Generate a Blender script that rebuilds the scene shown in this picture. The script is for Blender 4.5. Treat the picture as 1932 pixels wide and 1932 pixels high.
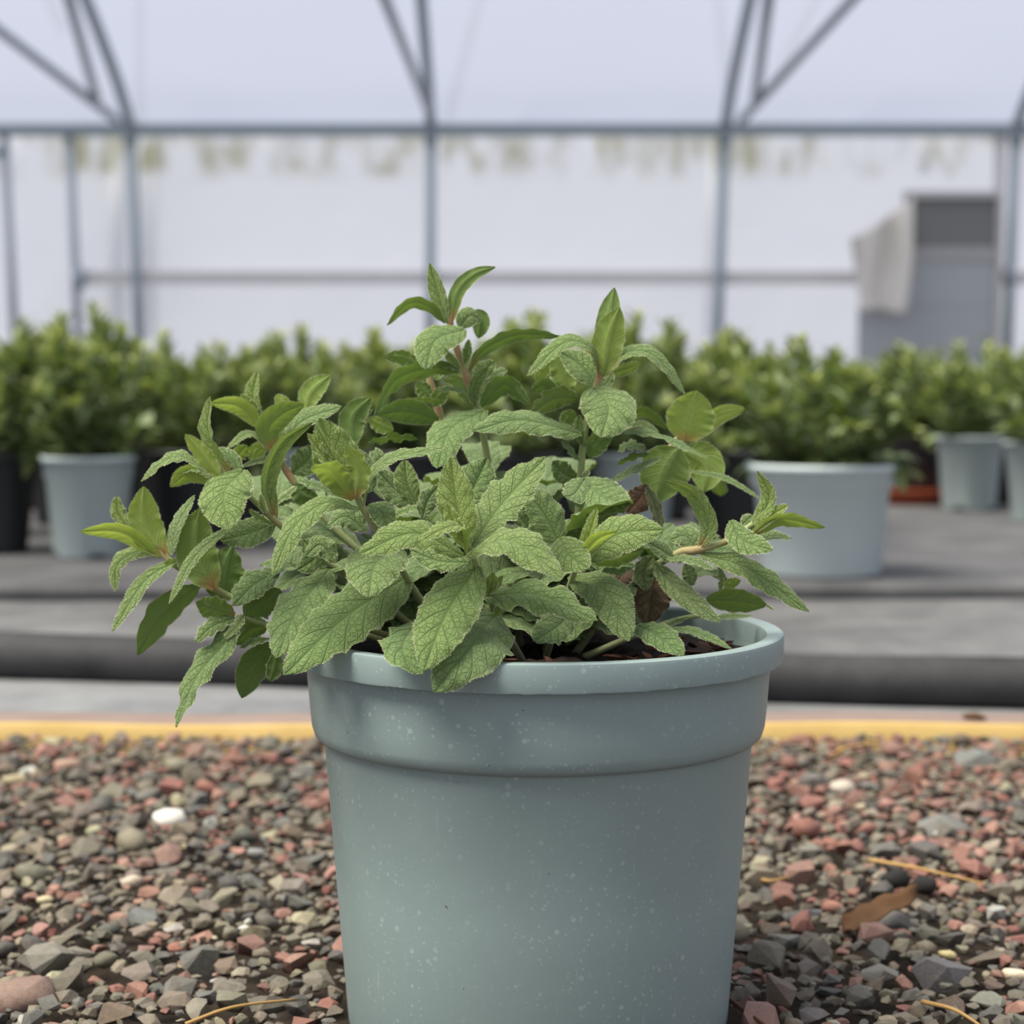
import bpy, bmesh, math, random
import numpy as np
from mathutils import Vector, Matrix

for o in list(bpy.data.objects):
    bpy.data.objects.remove(o)
scene = bpy.context.scene
COL = scene.collection
random.seed(7)
rng = np.random.default_rng(7)

# ------------------------------------------------------------------ camera
FPX = 3630.0                       # focal length for a 1932 px frame
PITCH = math.radians(3.877)
CAM = Vector((-0.0107, -0.785, 0.265))
cam_data = bpy.data.cameras.new('camera')
cam = bpy.data.objects.new('camera', cam_data)
COL.objects.link(cam)
cam.location = CAM
cam.rotation_euler = (math.pi / 2 - PITCH, 0, 0)
cam_data.sensor_width = 36.0
cam_data.lens = FPX / 1932.0 * 36.0
cam_data.clip_start = 0.02
cam_data.clip_end = 200
cam_data.dof.use_dof = True
cam_data.dof.focus_distance = 0.715
cam_data.dof.aperture_fstop = 11.5
cam_data.dof.aperture_blades = 0
scene.camera = cam

# ------------------------------------------------------------------ light
world = bpy.data.worlds.new('overcast_sky')
scene.world = world
world.use_nodes = True
wb = world.node_tree.nodes['Background']
wb.inputs['Color'].default_value = (0.515, 0.53, 0.595, 1)
wb.inputs['Strength'].default_value = 1.0
sun_data = bpy.data.lights.new('sun', 'SUN')
sun_data.energy = 4.8
sun_data.angle = math.radians(36)
sun_data.color = (1.0, 0.94, 0.80)
sun = bpy.data.objects.new('sun', sun_data)
COL.objects.link(sun)
sun.rotation_euler = Vector((0.50, 0.22, -1.0)).to_track_quat('-Z', 'Y').to_euler()

vs = scene.view_settings
vs.view_transform = 'Standard'
vs.look = 'None'
vs.exposure = 0.54
vs.gamma = 1.0
vs.use_curve_mapping = False


def ray(px, py):
    x = (px - 966.0) / FPX
    y = -(py - 966.0) / FPX
    c, s = math.cos(PITCH), math.sin(PITCH)
    return Vector((x, c + y * s, -s + y * c))


def at(px, py, y):                 # point of the plane world-y = y that is seen at a photo position
    r = ray(px, py)
    return CAM + r * ((y - CAM.y) / r.y)


def on_z(px, py, z):               # point of a level ground that is seen at a photo position
    r = ray(px, py)
    return CAM + r * ((z - CAM.z) / r.z)


# ------------------------------------------------------------------ helpers
def tag(o, label=None, cat=None, group=None, kind=None):
    if label: o['label'] = label
    if cat: o['category'] = cat
    if group: o['group'] = group
    if kind: o['kind'] = kind
    return o


def empty(name, loc=(0, 0, 0), rz=0.0):
    o = bpy.data.objects.new(name, None)
    o.empty_display_size = 0.02
    COL.objects.link(o)
    o.location = loc
    o.rotation_euler = (0, 0, rz)
    return o


def link(name, me, parent=None, smooth=True):
    o = bpy.data.objects.new(name, me)
    COL.objects.link(o)
    if parent is not None:
        o.parent = parent
    return o


def mesh(name, verts, faces, mats, smooth=True, mat_idx=None):
    me = bpy.data.meshes.new(name)
    me.from_pydata([tuple(v) for v in verts], [], [tuple(f) for f in faces])
    for m in (mats if isinstance(mats, (list, tuple)) else [mats]):
        me.materials.append(m)
    if mat_idx is not None:
        me.polygons.foreach_set('material_index', mat_idx)
    me.polygons.foreach_set('use_smooth', [smooth] * len(me.polygons))
    me.update()
    return me


def crisp(o, deg=32):
    o.data.set_sharp_from_angle(angle=math.radians(deg))
    return o


def lathe(profile, seg=96, closed_bottom=False):
    v, f = [], []
    for r, z in profile:
        for k in range(seg):
            a = 2 * math.pi * k / seg
            v.append((r * math.cos(a), r * math.sin(a), z))
    for i in range(len(profile) - 1):
        for k in range(seg):
            k2 = (k + 1) % seg
            f.append((i * seg + k, i * seg + k2, (i + 1) * seg + k2, (i + 1) * seg + k))
    if closed_bottom:
        f.append(tuple(range(seg))[::-1])
    return v, f


def tube(points, radii, seg=10, cap=True):
    pts = [Vector(p) for p in points]
    if not hasattr(radii, '__len__'):
        radii = [radii] * len(pts)
    v, f = [], []
    n_prev = None
    for i, p in enumerate(pts):
        t = (pts[min(i + 1, len(pts) - 1)] - pts[max(i - 1, 0)]).normalized()
        if n_prev is None:
            n = t.orthogonal().normalized()
        else:
            n = (n_prev - t * n_prev.dot(t)).normalized()
        n_prev = n
        b = t.cross(n)
        for k in range(seg):
            a = 2 * math.pi * k / seg
            v.append(p + (n * math.cos(a) + b * math.sin(a)) * radii[i])
    for i in range(len(pts) - 1):
        for k in range(seg):
            k2 = (k + 1) % seg
            f.append((i * seg + k, i * seg + k2, (i + 1) * seg + k2, (i + 1) * seg + k))
    if cap:
        f.append(tuple(range(seg))[::-1])
        e = (len(pts) - 1) * seg
        f.append(tuple(range(e, e + seg)))
    return v, f


def smooth_path(pts, n):
    """Catmull-Rom through the points, n samples."""
    P = [np.array(p, float) for p in pts]
    P = [2 * P[0] - P[1]] + P + [2 * P[-1] - P[-2]]
    segs = len(P) - 3
    out = []
    for i in range(n):
        u = i / (n - 1) * segs
        k = min(int(u), segs - 1)
        t = u - k
        a, b, c, d = P[k], P[k + 1], P[k + 2], P[k + 3]
        out.append(0.5 * ((2 * b) + (-a + c) * t + (2 * a - 5 * b + 4 * c - d) * t * t + (-a + 3 * b - 3 * c + d) * t ** 3))
    return np.array(out)


def box(x0, x1, y0, y1, z0, z1):
    v = [(x, y, z) for z in (z0, z1) for y in (y0, y1) for x in (x0, x1)]
    f = [(0, 2, 3, 1), (4, 5, 7, 6), (0, 1, 5, 4), (2, 6, 7, 3), (0, 4, 6, 2), (1, 3, 7, 5)]
    return v, f


def bevelled_box(name, x0, x1, y0, y1, z0, z1, bev, mat, parent=None):
    v, f = box(x0, x1, y0, y1, z0, z1)
    bm = bmesh.new()
    vv = [bm.verts.new(p) for p in v]
    for q in f:
        bm.faces.new([vv[i] for i in q])
    bmesh.ops.bevel(bm, geom=bm.edges[:], offset=bev, segments=2, affect='EDGES', profile=0.5)
    me = bpy.data.meshes.new(name)
    bm.to_mesh(me)
    bm.free()
    me.materials.append(mat)
    return link(name, me, parent)


# ------------------------------------------------------------------ materials
class NT:
    def __init__(self, name):
        self.m = bpy.data.materials.new(name)
        self.m.use_nodes = True
        self.t = self.m.node_tree
        self.t.nodes.clear()
        self.out = self.t.nodes.new('ShaderNodeOutputMaterial')

    def n(self, kind, **kw):
        nd = self.t.nodes.new('ShaderNode' + kind)
        for k, v in kw.items():
            if k in nd.inputs.keys():
                self.set(nd, k, v)
            else:
                setattr(nd, k, v)
        return nd

    def set(self, nd, key, v):
        s = nd.inputs[key]
        if isinstance(v, bpy.types.NodeSocket):
            self.t.links.new(v, s)
        elif isinstance(v, (tuple, list)) and len(v) == 3 and s.type == 'RGBA':
            s.default_value = (*v, 1)
        else:
            s.default_value = v

    def math(self, op, a, b=0.0, c=None, clamp=False):
        nd = self.t.nodes.new('ShaderNodeMath')
        nd.operation = op
        nd.use_clamp = clamp
        for i, v in enumerate((a, b) if c is None else (a, b, c)):
            self.set(nd, i, v) if not isinstance(v, bpy.types.NodeSocket) else self.t.links.new(v, nd.inputs[i])
        return nd.outputs[0]

    def mix(self, fac, a, b, blend='MIX'):
        nd = self.t.nodes.new('ShaderNodeMix')
        nd.data_type = 'RGBA'
        nd.blend_type = blend
        for i, v in ((0, fac), (6, a), (7, b)):
            if isinstance(v, bpy.types.NodeSocket):
                self.t.links.new(v, nd.inputs[i])
            elif i == 0:
                nd.inputs[0].default_value = v
            else:
                nd.inputs[i].default_value = (*v, 1) if len(v) == 3 else v
        return nd.outputs[2]

    def ramp(self, fac, stops, interp='LINEAR'):
        nd = self.t.nodes.new('ShaderNodeValToRGB')
        nd.color_ramp.interpolation = interp
        els = nd.color_ramp.elements
        while len(els) < len(stops):
            els.new(0.5)
        for e, (p, c) in zip(els, stops):
            e.position = p
            e.color = (*c, 1) if len(c) == 3 else c
        self.t.links.new(fac, nd.inputs[0])
        return nd.outputs[0]

    def noise(self, scale, detail=3.0, rough=0.55, vec=None, dist=0.0):
        nd = self.n('TexNoise')
        nd.inputs['Scale'].default_value = scale
        nd.inputs['Detail'].default_value = detail
        nd.inputs['Roughness'].default_value = rough
        nd.inputs['Distortion'].default_value = dist
        if vec is not None:
            self.t.links.new(vec, nd.inputs['Vector'])
        return nd.outputs[0]

    def coord(self, which='Object'):
        return self.n('TexCoord').outputs[which]

    def bump(self, h, strength, dist):
        nd = self.n('Bump')
        nd.inputs['Strength'].default_value = strength
        nd.inputs['Distance'].default_value = dist
        self.t.links.new(h, nd.inputs['Height'])
        return nd.outputs[0]

    def principled(self, color, rough=0.5, normal=None, spec=0.5, **kw):
        nd = self.t.nodes.new('ShaderNodeBsdfPrincipled')
        self.set(nd, 'Base Color', color)
        self.set(nd, 'Roughness', rough)
        nd.inputs['Specular IOR Level'].default_value = spec
        for k, v in kw.items():
            self.set(nd, k.replace('_', ' '), v)
        if normal is not None:
            self.t.links.new(normal, nd.inputs['Normal'])
        return nd.outputs[0]

    def done(self, shader):
        self.t.links.new(shader, self.out.inputs['Surface'])
        return self.m


def mat_steel(name, c=(0.36, 0.42, 0.45)):
    g = NT(name)
    col = g.mix(g.noise(6.0, 4), tuple(x * 0.8 for x in c), tuple(x * 1.15 for x in c))
    return g.done(g.principled(col, 0.5, Metallic=0.25))


def mat_polythene(name, stain, lit=0.15, c0=(0.86, 0.88, 0.92), c1=(0.95, 0.95, 0.96)):
    g = NT(name)
    co = g.coord('Object')
    sep = g.n('SeparateXYZ', Vector=co)
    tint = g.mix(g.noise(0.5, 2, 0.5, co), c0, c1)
    if stain:
        mp = g.n('Mapping', Vector=co)
        mp.inputs['Scale'].default_value = (2.6, 1, 1.2)
        n1 = g.noise(1.6, 4, 0.6, mp.outputs[0])
        zz = sep.outputs['Z']
        band = g.math('MULTIPLY', g.math('SMOOTH_MIN', g.math('MULTIPLY', g.math('SUBTRACT', zz, 1.60), 9.0, clamp=True), 1.0, 0.1), 1.0, clamp=True)
        fac = g.math('MULTIPLY', g.ramp(n1, [(0.44, (0, 0, 0)), (0.66, (1, 1, 1))]), band)
        tint = g.mix(g.math('MULTIPLY', fac, 0.85), tint, (0.42, 0.40, 0.22))
    tr = g.n('BsdfTranslucent', Color=tint)
    tp = g.n('BsdfTransparent', Color=tint)
    df = g.n('BsdfDiffuse', Color=tint)
    m1 = g.n('MixShader', Fac=0.35)
    g.t.links.new(tr.outputs[0], m1.inputs[1]); g.t.links.new(tp.outputs[0], m1.inputs[2])
    m2 = g.n('MixShader', Fac=lit)
    g.t.links.new(m1.outputs[0], m2.inputs[1]); g.t.links.new(df.outputs[0], m2.inputs[2])
    return g.done(m2.outputs[0])


def mat_fabric(name, a, b, scale=14.0):
    g = NT(name)
    co = g.coord('Object')
    n1 = g.noise(scale, 5, 0.65, co)
    n2 = g.noise(3.0, 3, 0.5, co)
    f = g.math('ADD', g.math('MULTIPLY', n1, 0.6), g.math('MULTIPLY', n2, 0.5))
    col = g.ramp(f, [(0.38, a), (0.68, b)])
    w = g.n('TexWave', Vector=co); w.inputs['Scale'].default_value = 160
    w2 = g.n('TexWave', Vector=co, bands_direction='Y'); w2.inputs['Scale'].default_value = 160
    h = g.math('ADD', w.outputs['Fac'], w2.outputs['Fac'])
    return g.done(g.principled(col, 0.7, g.bump(h, 0.3, 0.0006), 0.3))


def mat_plastic(name, base, speck, gloss=0.42):
    """Nursery-pot plastic with dried water spots and faint scuffs."""
    g = NT(name)
    co = g.coord('Object')
    n1 = g.noise(22, 4, 0.6, co)
    col = g.mix(n1, tuple(c * 0.93 for c in base), tuple(c * 1.06 for c in base))
    rough = gloss
    if speck:
        vo = g.n('TexVoronoi', Vector=co); vo.inputs['Scale'].default_value = 330
        vo.inputs['Randomness'].default_value = 1.0
        size = g.n('SeparateColor', Color=vo.outputs['Color'])
        lim = g.math('MULTIPLY', g.math('POWER', size.outputs[0], 4.0), 0.42)
        spot = g.math('MULTIPLY', g.math('SUBTRACT', lim, vo.outputs['Distance']), 14.0, clamp=True)
        vo2 = g.n('TexVoronoi', Vector=co); vo2.inputs['Scale'].default_value = 620
        s2 = g.n('SeparateColor', Color=vo2.outputs['Color'])
        spot2 = g.math('MULTIPLY', g.math('SUBTRACT', g.math('MULTIPLY', g.math('POWER', s2.outputs[1], 4.0), 0.5), vo2.outputs['Distance']), 14.0, clamp=True)
        mask = g.ramp(g.noise(13, 3, 0.6, co), [(0.36, (0.15, 0.15, 0.15)), (0.62, (1, 1, 1))])
        sp = g.math('MULTIPLY', g.math('MAXIMUM', spot, g.math('MULTIPLY', spot2, 0.8)), mask)
        col = g.mix(g.math('MULTIPLY', sp, 0.25), col, (0.62, 0.68, 0.68))
        mp = g.n('Mapping', Vector=co); mp.inputs['Scale'].default_value = (420, 420, 26)
        scr = g.ramp(g.noise(1.0, 3, 0.6, mp.outputs[0]), [(0.66, (0, 0, 0)), (0.80, (1, 1, 1))])
        col = g.mix(g.math('MULTIPLY', scr, 0.16), col, (0.7, 0.74, 0.74))
        vo3 = g.n('TexVoronoi', Vector=co); vo3.inputs['Scale'].default_value = 70
        s3 = g.n('SeparateColor', Color=vo3.outputs['Color'])
        dirt = g.math('MULTIPLY', g.math('SUBTRACT', g.math('MULTIPLY', g.math('POWER', s3.outputs[2], 6.0), 0.09), vo3.outputs['Distance']), 40.0, clamp=True)
        col = g.mix(g.math('MULTIPLY', dirt, 0.8), col, (0.05, 0.035, 0.025))
        rough = g.math('ADD', g.math('MULTIPLY', n1, 0.16), gloss - 0.06)
    return g.done(g.principled(col, rough, g.bump(g.noise(60, 3, 0.6, co), 0.06, 0.002), 0.45))


def mat_plain(name, a, b, scale=30.0, rough=0.8, bump=0.3, dist=0.002, spec=0.3):
    g = NT(name)
    co = g.coord('Object')
    n = g.noise(scale, 5, 0.6, co)
    return g.done(g.principled(g.mix(n, a, b), rough, g.bump(n, bump, dist), spec))


def mat_stone(name, per_object):
    g = NT(name)
    co = g.n('NewGeometry').outputs['Position']
    if per_object:
        c = g.n('ObjectInfo').outputs['Color']
    else:
        c = g.n('VertexColor', layer_name='Col').outputs['Color']
    n = g.noise(320, 5, 0.65, co)
    n2 = g.noise(90, 3, 0.6, co)
    col = g.mix(n, g.mix(0.45, c, (0.02, 0.018, 0.015), 'MIX'), g.mix(0.12, c, (0.8, 0.75, 0.65)))
    col = g.mix(g.ramp(n2, [(0.55, (0, 0, 0)), (0.75, (0.45, 0.45, 0.45))]), col, (0.09, 0.07, 0.045))
    return g.done(g.principled(col, 0.72, g.bump(n, 0.5, 0.0012), 0.35))


def leaf_nodes(g, under):
    """Colour and relief of a hairy, net-veined leaf. Map 'mm' = millimetres, map 'st' = position across and along."""
    mm = g.n('UVMap', uv_map='mm').outputs[0]
    st = g.n('SeparateXYZ', Vector=g.n('UVMap', uv_map='st').outputs[0])
    s = g.math('ABSOLUTE', g.math('SUBTRACT', g.math('MULTIPLY', st.outputs[0], 2.0), 1.0))
    t = st.outputs[1]
    oc = g.n('SeparateColor', Color=g.n('ObjectInfo').outputs['Color'])
    young, red, brown = oc.outputs[0], oc.outputs[1], oc.outputs[2]
    rnd = g.n('ObjectInfo').outputs['Random']
    # net of small veins
    sc = g.n('Mapping', Vector=mm)
    warp = g.n('TexNoise', Vector=mm); warp.inputs['Scale'].default_value = 0.35
    wv = g.n('VectorMath', operation='MULTIPLY_ADD')
    g.t.links.new(warp.outputs['Color'], wv.inputs[0]); wv.inputs[1].default_value = (0.9, 0.9, 0); g.t.links.new(mm, wv.inputs[2])
    vo = g.n('TexVoronoi', feature='DISTANCE_TO_EDGE', Vector=wv.outputs[0]); vo.inputs['Scale'].default_value = 0.48
    net = g.math('MULTIPLY', vo.outputs['Distance'], 11.0, clamp=True)
    vo2 = g.n('TexVoronoi', feature='DISTANCE_TO_EDGE', Vector=wv.outputs[0]); vo2.inputs['Scale'].default_value = 1.2
    net2 = g.math('MULTIPLY', vo2.outputs['Distance'], 8.0, clamp=True)
    # side veins leave the midrib and run towards the tip
    q = g.math('SUBTRACT', g.math('MULTIPLY', t, 7.0), g.math('MULTIPLY', g.math('POWER', s, 0.8), 1.7))
    tri = g.math('ABSOLUTE', g.math('SUBTRACT', g.math('FRACT', q), 0.5))
    side = g.math('MULTIPLY', g.math('SUBTRACT', 0.5, tri), 12.0, clamp=True)
    mid = g.math('MULTIPLY', s, 10.0, clamp=True)
    vein = g.math('MINIMUM', g.math('MINIMUM', side, mid), g.math('ADD', g.math('MULTIPLY', net, 0.65), 0.35))
    vein = g.math('MULTIPLY', vein, g.math('ADD', g.math('MULTIPLY', net2, 0.22), 0.78))
    fuzz = g.noise(5.5, 2, 0.7, mm)
    blot = g.noise(0.12, 3, 0.6, mm)
    edge = g.math('MULTIPLY', g.math('SUBTRACT', s, 0.90), 9.0, clamp=True)
    if not under:
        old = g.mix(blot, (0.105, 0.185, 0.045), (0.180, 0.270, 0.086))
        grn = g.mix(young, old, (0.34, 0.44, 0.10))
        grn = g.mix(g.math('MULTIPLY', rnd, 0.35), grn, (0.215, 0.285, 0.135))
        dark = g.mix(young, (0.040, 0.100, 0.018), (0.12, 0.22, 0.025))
        col = g.mix(g.math('ADD', g.math('MULTIPLY', vein, 0.66), 0.34), dark, grn)
        col = g.mix(g.math('MULTIPLY', g.ramp(fuzz, [(0.45, (0, 0, 0)), (0.75, (1, 1, 1))]), 0.26), col, (0.42, 0.51, 0.31))
        h = g.math('ADD', g.math('MULTIPLY', vein, 1.0), g.math('MULTIPLY', fuzz, 0.30))
        nrm = g.bump(h, 1.0, 0.0005)
    else:
        old = g.mix(blot, (0.085, 0.155, 0.035), (0.125, 0.205, 0.055))
        grn = g.mix(young, old, (0.30, 0.395, 0.085))
        pale = g.mix(young, (0.20, 0.26, 0.10), (0.46, 0.50, 0.20))
        inv = g.math('SUBTRACT', 1.0, g.math('MINIMUM', side, g.math('MULTIPLY', s, 9.0, clamp=True)))
        col = g.mix(g.math('MULTIPLY', inv, 0.45), grn, pale)
        col = g.mix(g.math('MULTIPLY', g.ramp(fuzz, [(0.5, (0, 0, 0)), (0.8, (1, 1, 1))]), 0.18), col, (0.36, 0.44, 0.24))
        h = g.math('ADD', g.math('MULTIPLY', inv, 1.0), g.math('MULTIPLY', fuzz, 0.3))
        nrm = g.bump(h, 0.6, 0.0004)
    # reddish leaf base
    rb = g.math('MULTIPLY', g.math('MULTIPLY', g.math('SUBTRACT', 0.22, t), 6.0, clamp=True), g.math('MULTIPLY', red, g.math('SUBTRACT', 1.0, g.math('MULTIPLY', s, 0.7))))
    col = g.mix(rb, col, (0.40, 0.15, 0.075))
    col = g.mix(g.math('MULTIPLY', edge, 0.55), col, (0.42, 0.44, 0.25))
    col = g.mix(brown, col, g.mix(g.noise(0.35, 4, 0.6, mm), (0.05, 0.028, 0.018), (0.30, 0.16, 0.10)))
    return col, nrm, young, brown


def mat_leaf(name):
    """Grey-green felted upper face, greener lower face with pale ribs, light shining through."""
    g = NT(name)
    sides = []
    for under in (False, True):
        col, nrm, young, brown = leaf_nodes(g, under)
        p = g.principled(col, 0.62, nrm, 0.30, Sheen_Weight=0.13, Sheen_Roughness=0.45)
        tr = g.n('BsdfTranslucent', Color=g.mix(0.55, col, g.mix(young, (0.26, 0.42, 0.03), (0.52, 0.66, 0.06))))
        ms = g.n('MixShader')
        f = g.math('MULTIPLY', g.math('ADD', 0.16, g.math('MULTIPLY', young, 0.30)), g.math('SUBTRACT', 1.0, brown))
        g.t.links.new(f, ms.inputs[0]); g.t.links.new(p, ms.inputs[1]); g.t.links.new(tr.outputs[0], ms.inputs[2])
        sides.append(ms.outputs[0])
    ms = g.n('MixShader')
    g.t.links.new(g.n('NewGeometry').outputs['Backfacing'], ms.inputs[0])
    g.t.links.new(sides[0], ms.inputs[1]); g.t.links.new(sides[1], ms.inputs[2])
    return g.done(ms.outputs[0])


def mat_foliage(name, a, b, tip):
    g = NT(name)
    c = g.n('SeparateColor', Color=g.n('VertexColor', layer_name='Col').outputs['Color'])
    col = g.mix(c.outputs[0], a, b)
    col = g.mix(c.outputs[1], col, tip)
    p = g.principled(col, 0.55, None, 0.35)
    tr = g.n('BsdfTranslucent', Color=g.mix(0.5, col, (0.4, 0.55, 0.05)))
    ms = g.n('MixShader', Fac=0.22)
    g.t.links.new(p, ms.inputs[1]); g.t.links.new(tr.outputs[0], ms.inputs[2])
    return g.done(ms.outputs[0])


def mat_stem():
    g = NT('stem_skin')
    c = g.n('SeparateColor', Color=g.n('VertexColor', layer_name='Col').outputs['Color'])
    co = g.coord('Object')
    col = g.mix(c.outputs[0], (0.21, 0.27, 0.075), (0.36, 0.12, 0.06))
    col = g.mix(c.outputs[1], col, (0.07, 0.05, 0.025))
    n = g.noise(900, 2, 0.6, co)
    return g.done(g.principled(g.mix(g.math('MULTIPLY', n, 0.3), col, (0.5, 0.5, 0.35)), 0.6, g.bump(n, 0.3, 0.0004), 0.3, Sheen_Weight=0.2))


M = {}
M['steel'] = mat_steel('galvanised_steel')
M['steel_pale'] = mat_steel('weathered_tube', (0.42, 0.46, 0.50))
M['steel_far'] = mat_steel('outer_tube', (0.45, 0.48, 0.52))
M['rail'] = mat_plain('grey_timber', (0.68, 0.65, 0.63), (0.80, 0.77, 0.74), 8)
M['poly_wall'] = mat_polythene('polythene_wall', True, 0.25, (0.97, 0.96, 0.95), (1.0, 0.99, 0.97))
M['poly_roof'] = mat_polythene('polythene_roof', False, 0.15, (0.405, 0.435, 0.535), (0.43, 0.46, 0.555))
M['earth'] = mat_plain('dark_earth', (0.015, 0.011, 0.008), (0.05, 0.036, 0.024), 60, 0.95, 0.8, 0.004)
M['fabric'] = mat_fabric('ground_fabric_dusty', (0.105, 0.107, 0.113), (0.215, 0.222, 0.23))
M['fabric_mid'] = mat_fabric('ground_fabric_grey', (0.060, 0.060, 0.063), (0.155, 0.155, 0.158))
M['fabric_bed'] = mat_fabric('ground_fabric_bed', (0.045, 0.045, 0.050), (0.125, 0.125, 0.13), 9.0)
M['fabric_roll'] = mat_fabric('ground_fabric_black', (0.014, 0.014, 0.016), (0.045, 0.045, 0.048), 20.0)
M['plank'] = mat_plain('mossy_timber', (0.38, 0.26, 0.075), (0.66, 0.47, 0.20), 12, 0.8, 0.4, 0.003)
M['plank_top'] = mat_plain('weathered_timber', (0.15, 0.105, 0.088), (0.28, 0.215, 0.185), 12, 0.85, 0.4, 0.003)
M['pot'] = mat_plastic('grey_pot_plastic', (0.236, 0.308, 0.306), True)
M['pot_far'] = mat_plastic('pale_grey_pot_plastic', (0.50, 0.585, 0.595), False, 0.5)
M['pot_tall'] = mat_plastic('shaded_grey_pot_plastic', (0.34, 0.405, 0.41), False, 0.5)  # pale pot plastic darkened: shade on the narrow pots put into the colour
M['pot_black'] = mat_plastic('black_pot_plastic', (0.022, 0.024, 0.028), False, 0.45)
M['terracotta'] = mat_plain('terracotta', (0.30, 0.06, 0.03), (0.42, 0.10, 0.05), 25)
M['soil'] = mat_plain('peat', (0.006, 0.004, 0.003), (0.022, 0.013, 0.009), 260, 0.95, 1.0, 0.003)
M['bark'] = mat_plain('bark', (0.030, 0.012, 0.008), (0.135, 0.050, 0.030), 150, 0.85, 0.6, 0.001)
M['crumb'] = mat_plain('crumb', (0.02, 0.015, 0.012), (0.12, 0.05, 0.03), 200, 0.9)
M['stone'] = mat_stone('stone', True)
M['stone_mix'] = mat_stone('stone_mixed', False)
M['leaf'] = mat_leaf('felted_leaf')
g = NT('leaf_hair')
M['leaf_hair'] = g.done(g.principled((0.52, 0.55, 0.34), 0.8, None, 0.2, Sheen_Weight=0.5))
M['stem'] = mat_stem()
M['fol'] = mat_foliage('shrub_leaf', (0.045, 0.085, 0.025), (0.30, 0.37, 0.185), (0.40, 0.42, 0.13))
M['twig'] = mat_plain('twig', (0.10, 0.06, 0.03), (0.20, 0.14, 0.06), 60)
M['straw'] = mat_plain('straw', (0.30, 0.17, 0.06), (0.50, 0.32, 0.12), 80)
M['dead'] = mat_plain('dead_leaf', (0.05, 0.024, 0.010), (0.15, 0.075, 0.032), 90)
M['clod'] = mat_plain('clod', (0.010, 0.010, 0.010), (0.028, 0.026, 0.024), 120)
M['door'] = mat_plain('grey_door', (0.42, 0.44, 0.44), (0.48, 0.50, 0.50), 3, 0.7, 0.1)
M['door_shaded'] = mat_plain('grey_door_shaded', (0.20, 0.20, 0.19), (0.24, 0.24, 0.23), 3, 0.7, 0.1)  # recess shading at the door top, painted in as a darker grey
M['door_rail'] = mat_plain('door_rail', (0.40, 0.39, 0.38), (0.46, 0.45, 0.44), 3, 0.7, 0.1)
M['canvas'] = mat_plain('cream_canvas', (0.66, 0.62, 0.55), (0.80, 0.76, 0.69), 5, 0.9, 0.1)
M['frame_white'] = mat_plain('white_frame', (0.52, 0.51, 0.49), (0.62, 0.60, 0.58), 5, 0.7, 0.1)

# ------------------------------------------------------------------ the setting
YW = 12.2                          # the polythene side wall
ZG = 1.93                          # its gutter

v = [(-12, -1.4, -0.012), (12, -1.4, -0.012), (12, 12.35, -0.012), (-12, 12.35, -0.012)]
floor = link('floor', mesh('floor', v, [(0, 1, 2, 3)], M['earth']))
tag(floor, 'bare dark earth under the gravel and fabric', None, None, 'structure')

# far wall: sheet, gutter, posts, hoops
wall = empty('wall_back', (0, YW, 0))
tag(wall, 'polythene tunnel wall on a grey steel frame', None, None, 'structure')


def wall_part(name, vf, mat, smooth=True):
    vv, ff = vf
    vv = [Vector(p) - Vector((0, YW, 0)) for p in vv]
    return link(name, mesh(name, vv, ff, mat, smooth), wall)


nx, nz = 240, 24
vv, ff = [], []
for j in range(nz + 1):
    for i in range(nx + 1):
        x = -12 + 24 * i / nx
        z = -0.05 + (ZG + 0.05) * j / nz
        y = YW + 0.10 + 0.012 * math.sin(x * 5 + z * 6) + 0.010 * math.sin(x * 11 - z * 9) + 0.006 * math.sin(z * 23 + x * 3)
        vv.append((x, y, z))
for j in range(nz):
    for i in range(nx):
        a = j * (nx + 1) + i
        ff.append((a, a + 1, a + nx + 2, a + nx + 1))
wall_part('polythene_sheet', (vv, ff), M['poly_wall'])

HOOP = [(0.0, 0.0), (-0.35, 0.20), (-0.85, 0.41), (-1.4, 0.61), (-2.0, 0.78), (-3.0, 1.0), (-4.5, 1.22), (-6.5, 1.37)]
prof = smooth_path([(a, b, 0) for a, b in HOOP], 26)
vv, ff = [], []
nx = 60
for j, (dy, dz, _) in enumerate(prof):
    for i in range(nx + 1):
        x = -12 + 24 * i / nx
        vv.append((x, YW + 0.08 + dy, ZG + 0.06 + dz + 0.008 * math.sin(x * 4 + j)))
for j in range(len(prof) - 1):
    for i in range(nx):
        a = j * (nx + 1) + i
        ff.append((a, a + 1, a + nx + 2, a + nx + 1))
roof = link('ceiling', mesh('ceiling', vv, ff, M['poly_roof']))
tag(roof, 'curved white polythene roof above the gutter', None, None, 'structure')

# gutter with a lipped section
gx = np.linspace(-12, 12, 29)
sec = [(-0.05, -0.035), (0.05, -0.035), (0.06, 0.03), (0.045, 0.045), (-0.045, 0.045), (-0.06, 0.03)]
vv = [(x, YW + a - 0.06, ZG + b) for x in gx for a, b in sec]
ff = [(i * 6 + k, i * 6 + (k + 1) % 6, (i + 1) * 6 + (k + 1) % 6, (i + 1) * 6 + k) for i in range(28) for k in range(6)]
wall_part('gutter', (vv, ff), M['steel'], False)


def rod(name, a, b, r, mat, seg=12, extra=()):
    return wall_part(name, tube([a, *extra, b], r, seg), mat)


def post(xt, xb, r=0.034, yb=YW - 0.06, mat='steel', ytop=250):
    a = at(xt, ytop, yb)
    b = at(xb, 640, yb)
    d = (b - a) / (b.z - a.z)
    foot = a + d * (-0.01 - a.z)
    return rod('post', a, foot, r, M[mat])


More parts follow.
